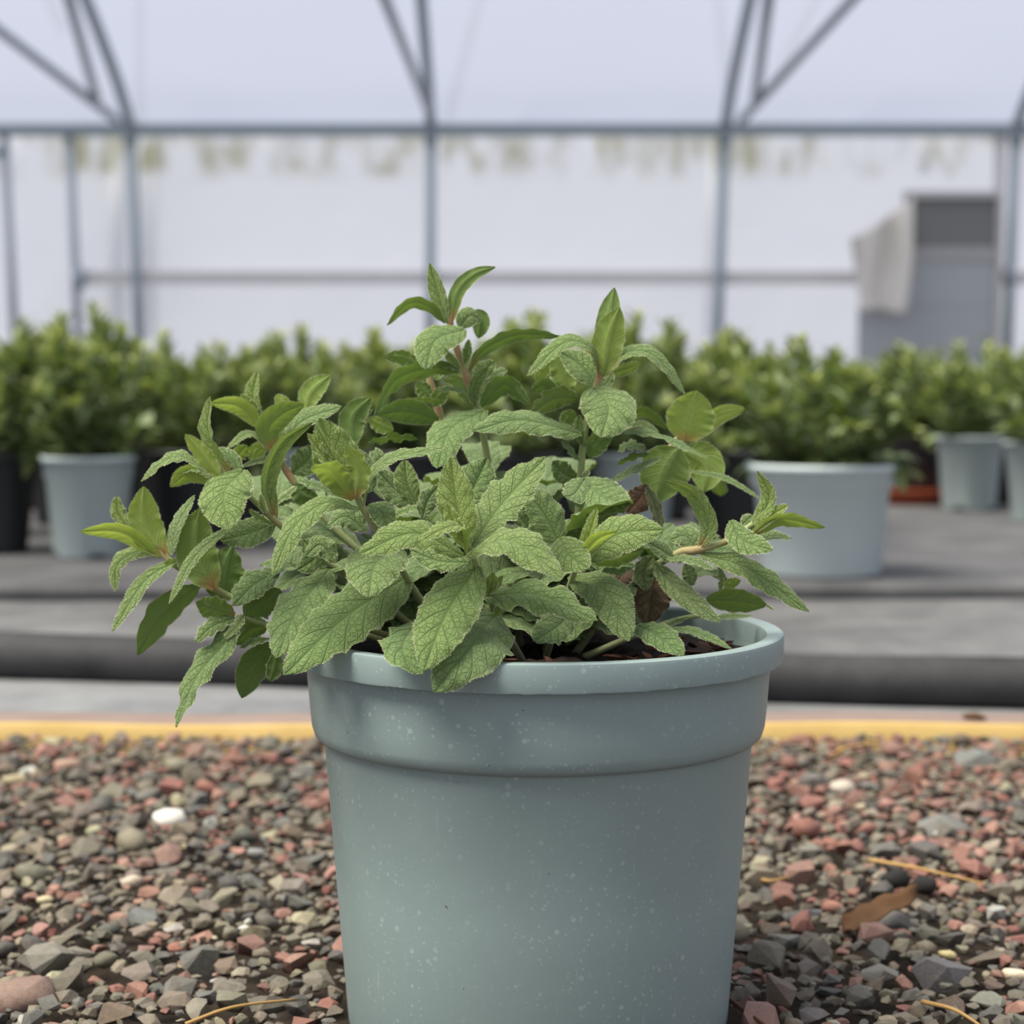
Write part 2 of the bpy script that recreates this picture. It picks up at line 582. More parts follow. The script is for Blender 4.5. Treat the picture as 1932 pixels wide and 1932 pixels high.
for xt, xb in ((247, 262), (813, 812), (1368, 1354), (1917, 1902)):
    p = post(xt, xb)
    c = at(xt, 262, YW - 0.06)
    rod('clamp', c + Vector((0, 0, 0.02)), c - Vector((0, 0, 0.035)), 0.046, M['steel'])
    # hoop from the post head, up and over
    base = at(xt, 246, YW - 0.06)
    pts = [(base.x, YW - 0.06 + a, ZG + 0.02 + b) for a, b in HOOP]
    wall_part('hoop', tube([tuple(q) for q in smooth_path(pts, 24)], 0.037, 12), M['steel'])
# outermost posts to either side of the frame
for xb0 in (-880, -320, 2470, 3020):
    post(xb0, xb0)
post(8, 28, 0.030, mat='steel_pale')
post(131, 148, 0.030, mat='steel_pale')
post(1888, 1876, 0.036, mat='frame_white')
rod('stub', at(-60, 288, YW - 0.15), at(16, 288, YW - 0.06), 0.03, M['steel'])
rod('socket', at(148, 505, YW - 0.06), at(149, 545, YW - 0.06), 0.042, M['steel_pale'])
rod('socket', at(1905, 505, YW - 0.06), at(1905, 540, YW - 0.06), 0.042, M['steel_pale'])
# timber rail at mid height
a, b = at(150, 524, YW), at(2300, 520, YW)
vv, ff = box(a.x, b.x, YW - 0.03, YW + 0.03, a.z - 0.045, a.z + 0.04)
wall_part('rail', (vv, ff), M['rail'], False)
# braces between the hoops
for (x0, y0, d0, x1, y1, d1, r, mt) in (
        (222, 228, -0.1, -260, -140, -0.8, 0.034, 'steel_pale'),
        (182, 185, -0.35, 92, -140, -1.3, 0.034, 'steel_pale'),
        (808, 205, -0.1, 672, -140, -0.9, 0.034, 'steel_pale'),
        (1398, 228, -0.1, 1735, -140, -0.8, 0.034, 'steel_pale'),
        (1425, 190, -0.35, 1468, -140, -1.3, 0.036, 'steel_pale')):
    rod('brace', at(x0, y0, YW + d0 - 0.25), at(x1, y1, YW + d1 * 1.2 - 2.0), r * 0.86, M[mt])
# tubes on the outer side of the polythene
for (x0, y0, x1, y1, r) in ((265, 640, 265, 250, 0.04), (287, 640, 287, 255, 0.035), (222, 640, 222, 255, 0.06), (1335, 640, 1345, 255, 0.03), (1742, 330, 1742, 255, 0.04)):
    rod('outer_tube', at(x0, y0, YW + 0.45), at(x1, y1, YW + 0.45), r, M['steel_far'])
for (x0, y0, d0, x1, y1, d1) in ((265, 240, 0.5, 263, -120, -0.5), (845, 225, 0.4, 935, -120, -0.6), (1378, 225, 0.5, 1342, -120, -0.4), (1465, 150, 0.1, 1595, -120, -0.6), (120, 60, 0.0, 40, -120, -0.5)):
    rod('outer_tube', at(x0, y0, YW + d0 + 0.35), at(x1, y1, YW + d1 + 0.45), 0.034, M['steel_far'])

# door in the far wall with a folded canvas flap
dy = YW - 0.16
a, b = at(1622, 375, dy), at(1874, 690, dy)
door = empty('door_1', (a.x, dy, 0))
tag(door, 'grey panelled door in the polythene wall', None, None, 'structure')
zr1, zr0 = at(1700, 466, dy).z, at(1700, 492, dy).z


def door_box(name, x0, x1, z0, z1, t, mat):
    o = bevelled_box(name, x0 - a.x, x1 - a.x, -t, 0.03, z0, z1, 0.006, M[mat], door)
    return o


zm = at(1700, 580, dy).z
xm = at(1706, 480, dy).x
door_box('lower_panel', a.x, b.x, 0.0, zm, 0.01, 'door')
door_box('middle_panel', xm, b.x, zm, zr0, 0.01, 'door')
door_box('upper_panel', xm, b.x, zr1, a.z, 0.01, 'door_shaded')
door_box('cross_rail', xm, b.x, zr0 + 0.004, zr1 - 0.004, 0.025, 'door_rail')
door_box('head', xm - 0.01, b.x + 0.03, a.z, a.z + 0.05, 0.04, 'frame_white')
door_box('jamb', b.x, b.x + 0.045, 0.0, a.z, 0.04, 'frame_white')

nu, nv_ = 26, 30
vv = []
for j in range(nv_ + 1):
    t = j / nv_
    for i in range(nu + 1):
        s = i / nu
        top = 448 + (372 - 448) * s ** 1.3
        bot = 588 - 4 * math.sin(s * 5)
        xl = 1606 + 18 * t
        xr = 1722 - 26 * max(0, t - 0.45) ** 1.5
        px, py = xl + (xr - xl) * s, top + (bot - top) * t
        fold = 0.17 * math.exp(-((s - 0.55 - 0.4 * (0.4 - t)) / 0.16) ** 2) * (1 - t) + 0.03 * math.sin(s * 9 + t * 3)
        q = at(px, py, dy - 0.16 + fold)
        vv.append(q)
ff = []
for j in range(nv_):
    for i in range(nu):
        k = j * (nu + 1) + i
        ff.append((k, k + nu + 1, k + nu + 2, k + 1))
vv = [Vector(p) for p in vv]
flap = link('canvas_flap', mesh('canvas_flap', vv, ff, M['canvas']))
md = flap.modifiers.new('thickness', 'SOLIDIFY'); md.thickness = 0.012
tag(flap, 'cream canvas flap folded over the grey door corner', 'flap')

# ground: fabric, roll, timber edge, raised bed
zb = 0.02
edge_y = on_z(966, 1100, zb).y
plank_f = on_z(966, 1399, 0).y
plank_b = plank_f + 0.052


def sheet(name, x0, x1, y0, y1, z, mat, nxx=60, nyy=30, amp=0.0):
    vv, ff = [], []
    for j in range(nyy + 1):
        for i in range(nxx + 1):
            x, y = x0 + (x1 - x0) * i / nxx, y0 + (y1 - y0) * j / nyy
            vv.append((x, y, z + amp * (math.sin(x * 7 + y * 5) + math.sin(x * 13 - y * 9 + 1) + math.sin(y * 17 + x * 3))))
    for j in range(nyy):
        for i in range(nxx):
            k = j * (nxx + 1) + i
            ff.append((k, k + 1, k + nxx + 2, k + nxx + 1))
    return link(name, mesh(name, vv, ff, mat))


fab = sheet('floor_fabric', -8, 8, plank_b - 0.004, edge_y + 0.06, 0.0, M['fabric_mid'], 160, 24, 0.0008)
tag(fab, 'dusty grey woven ground fabric behind the timber edging', None, None, 'structure')
# bed sheet with a rounded, turned-down front edge
vv, ff = [], []
prof2 = [(0.0, -0.004), (-0.004, 0.006), (-0.003, 0.014), (0.004, 0.0195), (0.014, zb), (0.05, zb - 0.001), (0.4, zb), (1.2, zb), (3, zb), (6, zb), (YW - edge_y + 0.3, zb)]
nxx = 200
for k, (py_, pz_) in enumerate(prof2):
    for i in range(nxx + 1):
        x = -12 + 24 * i / nxx
        vv.append((x, edge_y + py_ + (0.006 * math.sin(x * 3.1) if k < 6 else 0), pz_))
for k in range(len(prof2) - 1):
    for i in range(nxx):
        q = k * (nxx + 1) + i
        ff.append((q, q + 1, q + nxx + 2, q + nxx + 1))
bed = link('floor_bed', mesh('floor_bed', vv, ff, M['fabric_bed']))
tag(bed, 'raised standing bed covered in dark woven fabric', None, None, 'structure')

# roll of fabric lying at a slight angle behind the timber edge
l0, r0 = on_z(0, 1284, 0), on_z(1932, 1343, 0)
dirv = (r0 - l0).normalized()
A0, A1 = l0 - dirv * 1.2, r0 + dirv * 1.2
R = 0.021
pts = []
for i in range(60):
    q = A0.lerp(A1, i / 59)
    q.y = max(q.y, plank_b + 0.014)
    pts.append(q + Vector((0, R * 0.4, R * 0.98 + 0.0012 * math.sin(i * 0.7))))
vv, ff = tube(pts, [R * (1 + 0.03 * math.sin(i * 1.3)) for i in range(60)], 24)
roll_root = empty('fabric_roll', (0, 0, 0))
ro = link('roll', mesh('roll', vv, ff, M['fabric_roll']), roll_root)
# loose tail of the roll spread back on the ground
vv, ff = [], []
for i in range(60):
    q = pts[i]
    for k, (dy_, dz_) in enumerate(((0.0, R + 0.0006), (0.02, R * 0.55), (0.045, -R * 0.35), (0.09, -R + 0.004), (0.16, -R + 0.003))):
        vv.append(q + Vector((0, dy_, dz_)))
for i in range(59):
    for k in range(4):
        q = i * 5 + k
        ff.append((q, q + 5, q + 6, q + 1))
ta = link('tail', mesh('tail', vv, ff, M['fabric_mid']), roll_root)
tag(roll_root, 'black rolled edge of ground fabric lying behind the timber edging', 'fabric roll')

# paler strip of sheet between the edging and the roll
vv, ff = [], []
for i in range(60):
    x = pts[i].x
    for k in range(5):
        vv.append((x, (plank_b - 0.003) + (pts[i].y + 0.006 - plank_b) * k / 4, 0.0022 + 0.0006 * math.sin(x * 9 + k)))
for i in range(59):
    for k in range(4):
        q = i * 5 + k
        ff.append((q, q + 5, q + 6, q + 1))
strip = link('floor_strip', mesh('floor_strip', vv, ff, M['fabric']))
tag(strip, 'pale grey ground sheet between timber edging and black roll', None, None, 'structure')

# timber edging
eb = empty('timber_edging', (0, plank_f, 0))
vv, ff = [], []
nxx = 120
secp = [(0.0, -0.01), (0.0, 0.011), (0.003, 0.0135)]
for i in range(nxx + 1):
    x = -2.2 + 4.4 * i / nxx
    w = 0.0012 * math.sin(x * 9) + 0.0008 * math.sin(x * 31)
    for (a_, b_) in secp:
        vv.append((x, a_ + w, b_ + 0.6 * w))
for i in range(nxx):
    for k in range(2):
        q = i * 3 + k
        ff.append((q, q + 3, q + 4, q + 1))
link('face_board', mesh('face_board', vv, ff, M['plank']), eb)
vv, ff = [], []
secp = [(0.0028, 0.0135), (0.02, 0.0145), (0.046, 0.0135), (0.052, 0.010), (0.052, -0.01)]
for i in range(nxx + 1):
    x = -2.2 + 4.4 * i / nxx
    w = 0.0012 * math.sin(x * 9) + 0.0008 * math.sin(x * 31)
    for (a_, b_) in secp:
        vv.append((x, a_ + w * (a_ < 0.01), b_ + 0.6 * w))
for i in range(nxx):
    for k in range(4):
        q = i * 5 + k
        ff.append((q, q + 5, q + 6, q + 1))
link('top_face', mesh('top_face', vv, ff, M['plank_top']), eb)
tag(eb, 'long mossy yellow timber edging between gravel and ground fabric', 'edging')

# ------------------------------------------------------------------ main pot
root = empty('potted_plant', (0, 0, 0))
tag(root, 'bushy plant with velvety wrinkled leaves in a speckled grey pot on gravel', 'potted plant')

# soft inner silhouette: body, stepped shoulder, thick rolled rim
body_prof = [(0.0, 0.002), (0.060, 0.002), (0.074, 0.0), (0.0775, 0.001), (0.0785, 0.004), (0.0830, 0.060), (0.0876, 0.1195),
             (0.0880, 0.1203), (0.0900, 0.1210), (0.0916, 0.1226), (0.0927, 0.1262), (0.0934, 0.133), (0.0950, 0.1540),
             (0.0950, 0.1585), (0.0935, 0.1590), (0.0920, 0.153), (0.0905, 0.130)]
vv, ff = lathe(body_prof, 128)
pot = link('pot', mesh('pot', vv, ff, M['pot']), root)
crisp(pot)
pot['label'] = 'grey plastic nursery pot with stepped shoulder and water spots'
rim_prof = [(0.0945, 0.1540), (0.0990, 0.1526), (0.0998, 0.1528), (0.1000, 0.1536), (0.1001, 0.1622), (0.0998, 0.1634), (0.0990, 0.1639),
            (0.0942, 0.1637), (0.0932, 0.1632), (0.0927, 0.1615), (0.0922, 0.150)]
vv, ff = lathe(rim_prof, 128)
# a slightly ragged moulding flash along the lower lip
vv = [list(p) for p in vv]
for k in range(128):
    w = random.choice((0, 0, 0, 0.0002, -0.0001))
    for ring in (1, 2):
        vv[ring * 128 + k][2] += w
crisp(link('rim', mesh('rim', vv, ff, M['pot']), pot))

# soil and bark
sv, sf = [(0, 0, 0.1545)], []
SR, SA = 18, 64
for i in range(1, SR + 1):
    for k in range(SA):
        r, a = 0.0922 * i / SR, 2 * math.pi * k / SA
        sv.append((r * math.cos(a), r * math.sin(a), 0.1535 + 0.0022 * math.sin(r * 170 + 3 * a) + random.uniform(-0.0012, 0.0012)))
for k in range(SA):
    sf.append((0, 1 + k, 1 + (k + 1) % SA))
for i in range(SR - 1):
    for k in range(SA):
        a, b = 1 + i * SA + k, 1 + i * SA + (k + 1) % SA
        sf.append((a, a + SA, b + SA, b))
soil = link('soil', mesh('soil', sv, sf, M['soil']), root)


def hull_mesh(name, n, sx, sy, sz, mat, seed, smooth=False):
    r = random.Random(seed)
    bm = bmesh.new()
    for _ in range(n):
        p = Vector((r.gauss(0, 1), r.gauss(0, 1), r.gauss(0, 1))).normalized() * r.uniform(0.82, 1.0)
        bm.verts.new((p.x * sx, p.y * sy, p.z * sz))
    res = bmesh.ops.convex_hull(bm, input=bm.verts[:])
    bmesh.ops.delete(bm, geom=[e for e in res['geom_interior'] if isinstance(e, bmesh.types.BMVert)], context='VERTS')
    bmesh.ops.recalc_face_normals(bm, faces=bm.faces[:])
    me = bpy.data.meshes.new(name)
    bm.to_mesh(me)
    bm.free()
    me.materials.append(mat)
    me.polygons.foreach_set('use_smooth', [smooth] * len(me.polygons))
    return me


chips = [hull_mesh('bark_chip', 9, 1, 0.38, 0.16, M['bark'], 50 + i) for i in range(6)]
for i in range(90):
    a = random.uniform(0, 2 * math.pi)
    r = 0.088 * math.sqrt(random.random())
    if i < 60:                                   # more of them where the surface shows
        a = random.uniform(-1.9, 0.25)
        r = random.uniform(0.045, 0.088)
    o = link('bark_chip', chips[i % 6], soil)
    o.location = (r * math.cos(a), r * math.sin(a), 0.1560 + random.uniform(0, 0.0018))
    o.rotation_euler = (random.uniform(-0.4, 0.4), random.uniform(-0.4, 0.4), random.uniform(0, 6.28))
    s = random.uniform(0.003, 0.0075)
    o.scale = (s, s, s)

# crumbs of dirt stuck to the outside of the pot (photo position, size in px)
crumb_me = [hull_mesh('crumb', 8, 1, 0.5, 0.5, M['crumb'], 80 + i) for i in range(3)]


def pot_radius(z):
    for (r0_, z0_), (r1_, z1_) in zip(body_prof[4:13], body_prof[5:14]):
        if z0_ <= z <= z1_ and z1_ > z0_:
            return r0_ + (r1_ - r0_) * (z - z0_) / (z1_ - z0_)
    return 0.09


for i, (px, py, s) in enumerate(((842, 1711, 8), (987, 1340, 5), (864, 1476, 5), (922, 1444, 5), (1187, 1459, 5), (656, 1382, 4), (704, 1323, 3), (703, 1443, 4), (1087, 1502, 4), (638, 1499, 4), (1319, 1240, 3), (1000, 1770, 3), (875, 1865, 4))):
    y = -0.09
    for _ in range(12):
        p = at(px, py, y)
        R_ = pot_radius(p.z) if p.z < 0.153 else 0.1002
        y = -math.sqrt(max(R_ ** 2 - p.x ** 2, 1e-6))
    o = link('crumb', crumb_me[i % 3], pot)
    o.location = p
    o.rotation_euler = (random.uniform(0, 3), random.uniform(0, 3), random.uniform(0, 3))
    o.scale = [s * 0.00011] * 3

# ------------------------------------------------------------------ main plant: leaves and stems
ZOOM = {0: (0, 0, 1.0), 1: (150, 480, 3.5127), 2: (600, 470, 3.5127), 3: (950, 520, 2.9723), 4: (150, 880, 3.5127), 5: (600, 850, 3.5127), 6: (1000, 850, 3.22)}
MPP = 0.0002185                    # metres per photo pixel at the plant
NH = {'f': (0, 0.45, 0.90), 'fl': (-0.35, 0.5, 0.80), 'fr': (0.35, 0.5, 0.80), 'u': (0, 0.25, -0.95), 'ul': (-0.4, 0.3, -0.85), 'ur': (0.4, 0.3, -0.85),
      'e': (0, 0.90, 0.42), 'el': (-0.45, 0.80, 0.40), 'er': (0.45, 0.80, 0.40), 'd': (0, 0.90, -0.42), 'sl': (-0.85, 0.25, 0.45), 'sr': (0.85, 0.25, 0.45),
      'v': (0, 0.15, 0.98)}
NT_, NS_ = 30, 7


def make_leaf(parent, pts, width, nh, young=0.2, red=0.3, brown=0.0, fold=0.25, wave=1.0, curl=0.25, twist=0.0, seed=0, broad=0.0, label=None, fine=True):
    """pts: world points base -> tip. width in metres (full)."""
    r = random.Random(seed)
    ctr = smooth_path(pts, 61)
    seg = np.linalg.norm(np.diff(ctr, axis=0), axis=1)
    cum = np.concatenate([[0], np.cumsum(seg)])
    Lr = cum[-1]
    tt = np.linspace(0, 1, NT_ + 1)
    C = np.stack([np.interp(tt * Lr, cum, ctr[:, k]) for k in range(3)], 1)
    T = np.gradient(C, axis=0)
    T /= np.linalg.norm(T, axis=1)[:, None]
    h = np.array((nh[0], -nh[2], nh[1]))                 # view hint (right, up, towards viewer) -> world
    h = h / np.linalg.norm(h)
    m = NT_ // 2
    N = np.zeros_like(C)

    def orth(n, t):
        n = n - t * n.dot(t)
        return n / max(np.linalg.norm(n), 1e-9)

    n0 = h - T[m] * h.dot(T[m])
    if np.linalg.norm(n0) < 0.15:
        n0 = np.array((0.3, 0.2, 1.0))
    N[m] = orth(n0, T[m])
    for i in range(m + 1, NT_ + 1):
        N[i] = orth(N[i - 1], T[i])
    for i in range(m - 1, -1, -1):
        N[i] = orth(N[i + 1], T[i])
    if twist:
        for i in range(NT_ + 1):
            a = math.radians(twist) * (tt[i] - 0.5)
            b = np.cross(T[i], N[i])
            N[i] = N[i] * math.cos(a) + b * math.sin(a)
    B = np.cross(T, N)
    pa, pb = 0.72 - 0.18 * broad, 0.78
    pk = pa / (pa + pb)
    W = (tt ** pa) * ((1 - tt) ** pb) / (pk ** pa * (1 - pk) ** pb)
    W = np.maximum(W, 0.20 * np.clip(1 - tt * 3, 0, 1)) * 0.5 * width
    W[-1] = 0.0003
    ss = np.linspace(-1, 1, 2 * NS_ + 1)
    k1, k2 = r.uniform(2.6, 4.2), r.uniform(5.5, 8.0)
    ph = [r.uniform(0, 6.28) for _ in range(6)]
    top = np.zeros((NT_ + 1, 2 * NS_ + 1, 3))
    for j, s in enumerate(ss):
        sg = 0 if s < 0 else 1
        env = np.sin(np.pi * np.clip(tt, 0, 1)) ** 0.5
        ruff = 1 + 0.065 * wave * abs(s) ** 3 * (np.sin(2 * np.pi * k1 * tt + ph[2 + sg]) + 0.7 * np.sin(2 * np.pi * k2 * tt + ph[4 + sg])) * env
        across = s * W * math.cos(fold * abs(s)) * ruff
        up = abs(s) * W * math.sin(fold) - curl * W * abs(s) ** 2.4
        up = up + 0.105 * wave * width * abs(s) ** 2 * (0.62 * np.sin(2 * np.pi * k1 * tt + ph[sg]) + 0.38 * np.sin(2 * np.pi * k2 * tt + ph[3 - sg])) * env
        q = tt * 7.0 - abs(s) ** 0.8 * 1.7                     # quilted between the side veins
        up = up + 0.00035 * np.abs(np.sin(np.pi * q)) * np.clip(abs(s) * 3, 0, 1) * min(1.0, width / 0.015)
        up = up - 0.0004 * math.exp(-(s / 0.12) ** 2) * min(1.0, width / 0.015)
        top[:, j, :] = C + B * across[:, None] + N * up[:, None]
    ncol = 2 * NS_ + 1
    V = top.reshape(-1, 3)
    off = (NT_ + 1) * ncol
    F, MI = [], []
    for i in range(NT_):
        for j in range(ncol - 1):
            a = i * ncol + j
            F.append((a, a + 1, a + ncol + 1, a + ncol)); MI.append(0)
    # short hairs standing along the margin
    hv = []
    base_n = len(V)
    for sg, j in ((-1, 0), (1, ncol - 1)):
        for i in range(2, NT_):
            for _ in range(4 if fine else 0):
                u = r.random()
                p = top[i, j] * (1 - u) + top[i - 1, j] * u
                dirn = B[i] * sg + N[i] * r.uniform(-0.6, 0.6) + T[i] * r.uniform(-0.2, 0.8)
                dirn /= np.linalg.norm(dirn)
                ln = r.uniform(0.0003, 0.00075)
                w = T[i] * 0.00005
                k = base_n + len(hv)
                hv += [p - w, p + w, p + dirn * ln]
                F.append((k, k + 1, k + 2)); MI.append(1)
    if hv:
        V = np.concatenate([V, np.array(hv)])
    me = mesh('leaf', V, F, [M['leaf'], M['leaf_hair']], True, MI)
    mmx = np.zeros((len(V), 2)); st = np.zeros((len(V), 2))
    grid = np.array([[(s * W[i] * 1000, tt[i] * Lr * 1000) for s in ss] for i in range(NT_ + 1)]).reshape(-1, 2)
    grid2 = np.array([[((s + 1) / 2, tt[i]) for s in ss] for i in range(NT_ + 1)]).reshape(-1, 2)
    mmx[:off] = grid + seed * 7.3
    st[:off] = grid2
    li = np.zeros(len(me.loops), dtype=np.int32)
    me.loops.foreach_get('vertex_index', li)
    for nm, arr in (('mm', mmx), ('st', st)):
        uv = me.uv_layers.new(name=nm)
        uv.data.foreach_set('uv', arr[li].astype(np.float32).ravel())
    o = link('leaf', me, parent)
    o.color = (young, red, brown, 1)
    if label:
        o['label'] = label
    return o


def make_stem(pts, r0, r1, reds=(), woody=0.0):
    w = [at(px, py, d * 0.01) for px, py, d in pts]
    c = smooth_path([tuple(q) for q in w], 40)
    rad = np.linspace(r0 * 0.8, r1, 40) * 0.85
    col = np.zeros(40)
    for (px, py) in reds:
        q = np.array(at(px, py, 0))
        dd = np.hypot(c[:, 0] - q[0], c[:, 2] - q[2])
        b = np.exp(-(dd / 0.005) ** 2)
        rad = rad * (1 + 0.30 * b)
        col = np.maximum(col, 0.7 * b)
    vv, ff = tube([tuple(q) for q in c], list(rad), 10)
    me = mesh('stem', vv, ff, M['stem'])
    at_ = me.color_attributes.new('Col', 'FLOAT_COLOR', 'POINT')
    arr = np.zeros((40, 10, 4))
    arr[:, :, 0] = col[:, None]
    arr[:, :, 1] = np.clip(0.8 - np.linspace(0, 1, 40) * 2.0, 0, 1)[:, None]
    arr[:, :, 3] = 1
    at_.data.foreach_set('color', arr.astype(np.float32).ravel())
    return link('stem', me, root)


STEMS = {
    'A': make_stem([(985, 1245, -3), (940, 1165, -6.2), (916, 1108, -7.6), (896, 1062, -8.4), (884, 1030, -8.7), (872, 992, -8.8)], 0.0022, 0.0013, [(900, 1062)]),
    'B': make_stem([(900, 1240, -2), (800, 1140, -4), (738, 1040, -5.5), (688, 965, -6), (668, 925, -6.2), (648, 885, -6.2)], 0.0022, 0.0012, [(690, 965), (668, 925)]),
    'C': make_stem([(850, 1240, -1), (690, 1110, -2.5), (600, 1048, -3), (528, 990, -3.5), (470, 935, -4), (430, 900, -4.2), (398, 850, -4.2)], 0.0022, 0.0011, [(526, 988), (424, 894)]),
    'D': make_stem([(840, 1240, -1), (640, 1170, -1.5), (480, 1140, -2), (403, 1110, -2), (330, 1066, -2.2), (296, 1030, -2.2)], 0.0022, 0.0012, [(403, 1108), (326, 1062)]),
    'E': make_stem([(820, 1240, -1), (640, 1185, -2), (520, 1180, -2.5), (446, 1162, -3)], 0.0020, 0.0010, [(446, 1162)]),
    'F': make_stem([(900, 1235, 1), (700, 1060, 0), (600, 965, 0), (548, 900, 0), (519, 850, 0), (498, 800, 0)], 0.0022, 0.0012, [(546, 892), (517, 848)]),
    'G': make_stem([(985, 1235, 1), (935, 950, 1.5), (905, 790, 1.5), (880, 712, 1.5), (862, 658, 1.5), (848, 605, 1.5), (840, 575, 1.5)], 0.0024, 0.0012, [(880, 715), (863, 660), (848, 612)]),
    'N': make_stem([(960, 1235, 2.5), (860, 880, 3), (818, 745, 3), (808, 700, 3)], 0.0022, 0.0014, [(812, 730), (822, 770)]),
    'H': make_stem([(1030, 1235, 0), (1085, 1010, 0), (1095, 900, 0), (1100, 842, 0), (1111, 775, 0), (1133, 705, 0), (1144, 660, 0)], 0.0026, 0.0013, [(1133, 706)]),
    'I': make_stem([(1060, 1235, 2), (1180, 1010, 3), (1262, 850, 3.5), (1300, 810, 3.5)], 0.0022, 0.0012, [(1270, 848)]),
    'J': make_stem([(1030, 1240, -2), (1070, 1120, -5), (1096, 1045, -6), (1114, 998, -6)], 0.0020, 0.0011),
    'K': make_stem([(1080, 1240, -1), (1180, 1110, -2), (1273, 1047, -2.5), (1313, 1038, -2.8), (1371, 1021, -3), (1421, 988, -3)], 0.0024, 0.0013, [(1308, 1038), (1368, 1022), (1290, 1044)]),
    'O': make_stem([(1100, 1240, -2), (1250, 1178, -2), (1335, 1158, -1.5)], 0.0020, 0.0011),
}
NLEAF = [0]


def L(stem, z, pts, w, face, d0, d1, y=0.15, red=0.0, br=0.0, dm=None, label=None, **kw):
    ox, oy, sc = ZOOM[z]
    n = len(pts)
    wp = []
    for i, (a, b) in enumerate(pts):
        u = i / (n - 1)
        d = d0 + (d1 - d0) * u
        if dm is not None and 0 < i < n - 1:
            d = dm
        wp.append(tuple(at(ox + a / sc, oy + b / sc, d * 0.01)))
    NLEAF[0] += 1
    nh = NH[face] if isinstance(face, str) else face
    return make_leaf(STEMS[stem], wp, w / sc * MPP, nh, y, red, br, seed=NLEAF[0], label=label, **kw)


# --- front rosette
L('A', 5, [(985, 650), (915, 330), (880, 45)], 235, (-0.15, 0.2, 0.95), -8.8, -8.4, 0.75, fold=0.35, wave=0.7)
L('A', 5, [(1015, 640), (1220, 350), (1508, 42)], 300, (-0.35, 0.5, 0.8), -8.6, -6.6, 0.30, wave=0.8, fold=0.3)
L('A', 5, [(975, 700), (1270, 590), (1612, 838)], 265, (0.1, 0.72, 0.70), -8.8, -11.0, 0.30, wave=0.7, fold=0.15)
L('A', 5, [(965, 700), (640, 545), (262, 688)], 235, (-0.1, 0.70, 0.70), -8.8, -10.0, 0.30, wave=0.7, fold=0.15)
L('A', 5, [(975, 680), (945, 505), (820, 520), (678, 605)], 140, (-0.2, 0.8, 0.55), -9.0, -10.6, 0.65, wave=0.8)
L('A', 5, [(960, 610), (900, 480), (858, 355)], 105, (-0.3, 0.2, 0.9), -9.2, -9.2, 0.95, fold=0.5)
L('A', 5, [(1000, 740), (800, 730), (610, 655)], 170, (0, 0.7, 0.7), -7.8, -7.2, 0.10)
L('A', 5, [(1050, 765), (850, 1080), (698, 1460)], 350, (-0.15, 0.45, 0.85), -8.4, -11.2, 0.18, wave=0.7, fold=0.15, broad=0.6)
L('A', 5, [(1090, 965), (1450, 950), (1852, 1128)], 280, (0.12, 0.78, 0.60), -7.8, -9.6, 0.10, wave=1.2, fold=0.1, broad=0.5)
L('A', 5, [(1180, 1085), (1000, 1300), (770, 1605)], 430, (0, 0.40, 0.9), -7.0, -11.0, 0.0, dm=-10.0, wave=0.9, fold=0.1, broad=0.8)
L('A', 5, [(640, 1130), (560, 1320), (690, 1485)], 270, (-0.1, 0.4, 0.9), -7.0, -10.4, 0.0, dm=-9.4, wave=1.2)
L('A', 5, [(1130, 945), (1150, 880), (1160, 808)], 75, 'f', -8.2, -8.4, 0.6)
L('A', 5, [(1130, 950), (1180, 890), (1225, 830)], 55, 'f', -8.1, -8.2, 0.5)
L('A', 5, [(1170, 1100), (1195, 1060), (1190, 1030)], 50, 'f', -7.9, -8.2, 0.5)
# --- left-of-centre sprig
L('B', 1, [(1815, 1610), (1690, 1330), (1590, 1085)], 330, (0.05, 0.35, 0.92), -6.0, -6.2, 0.40, fold=0.5, wave=0.5, broad=0.4)
L('B', 1, [(1790, 1570), (1660, 1390), (1508, 1185)], 140, (0.5, 0.3, 0.8), -6.5, -6.7, 0.75, fold=0.6, wave=1.5)
L('B', 1, [(1790, 1570), (1680, 1340), (1570, 1140)], 100, (-0.4, 0.3, 0.85), -6.6, -6.7, 0.75, fold=0.6, wave=1.8)
L('B', 1, [(1810, 1630), (1690, 1470), (1620, 1420), (1532, 1418)], 175, (-0.3, 0.62, -0.55), -6.6, -8.0, 0.55, red=0.9)
L('B', 1, [(1835, 1620), (1840, 1420), (1765, 1265)], 165, (0.35, 0.1, -0.9), -6.7, -7.0, 0.60, red=1.0, fold=0.45)
L('B', 4, [(1860, 285), (1640, 235), (1420, 400), (1278, 718)], 205, (-0.4, 0.65, 0.62), -6.2, -7.8, 0.22, wave=0.5, fold=0.1)
L('B', 2, [(310, 1700), (330, 1540), (470, 1390), (858, 1315)], 150, (-0.45, 0.75, 0.40), -6.2, -6.6, 0.25, wave=0.5)
L('B', 2, [(330, 1700), (420, 1740), (462, 1870)], 165, (0.3, 0.5, 0.8), -5.8, -6.4, 0.10, wave=0.4)
L('B', 4, [(1905, 430), (1760, 330), (1640, 400)], 170, (-0.2, 0.7, 0.6), -5.6, -5.2, 0.05)
L('B', 5, [(510, 640), (380, 750), (334, 975)], 370, (-0.1, 0.48, 0.87), -5.6, -8.6, 0.18, fold=0.2, wave=0.5, broad=0.9)
L('B', 0, [(772, 1085), (650, 1165), (535, 1274)], 118, (-0.25, 0.55, 0.80), -4.5, -8.0, 0.08, fold=0.15, wave=0.7, broad=0.8)
L('B', 0, [(618, 1076), (560, 1150), (522, 1242)], 100, (-0.35, 0.5, 0.80), -3.6, -6.4, 0.08, fold=0.15, wave=0.7, broad=0.8)
L('B', 4, [(1500, 590), (1600, 520), (1700, 640)], 130, 'f', -4.6, -4.8, 0.05)
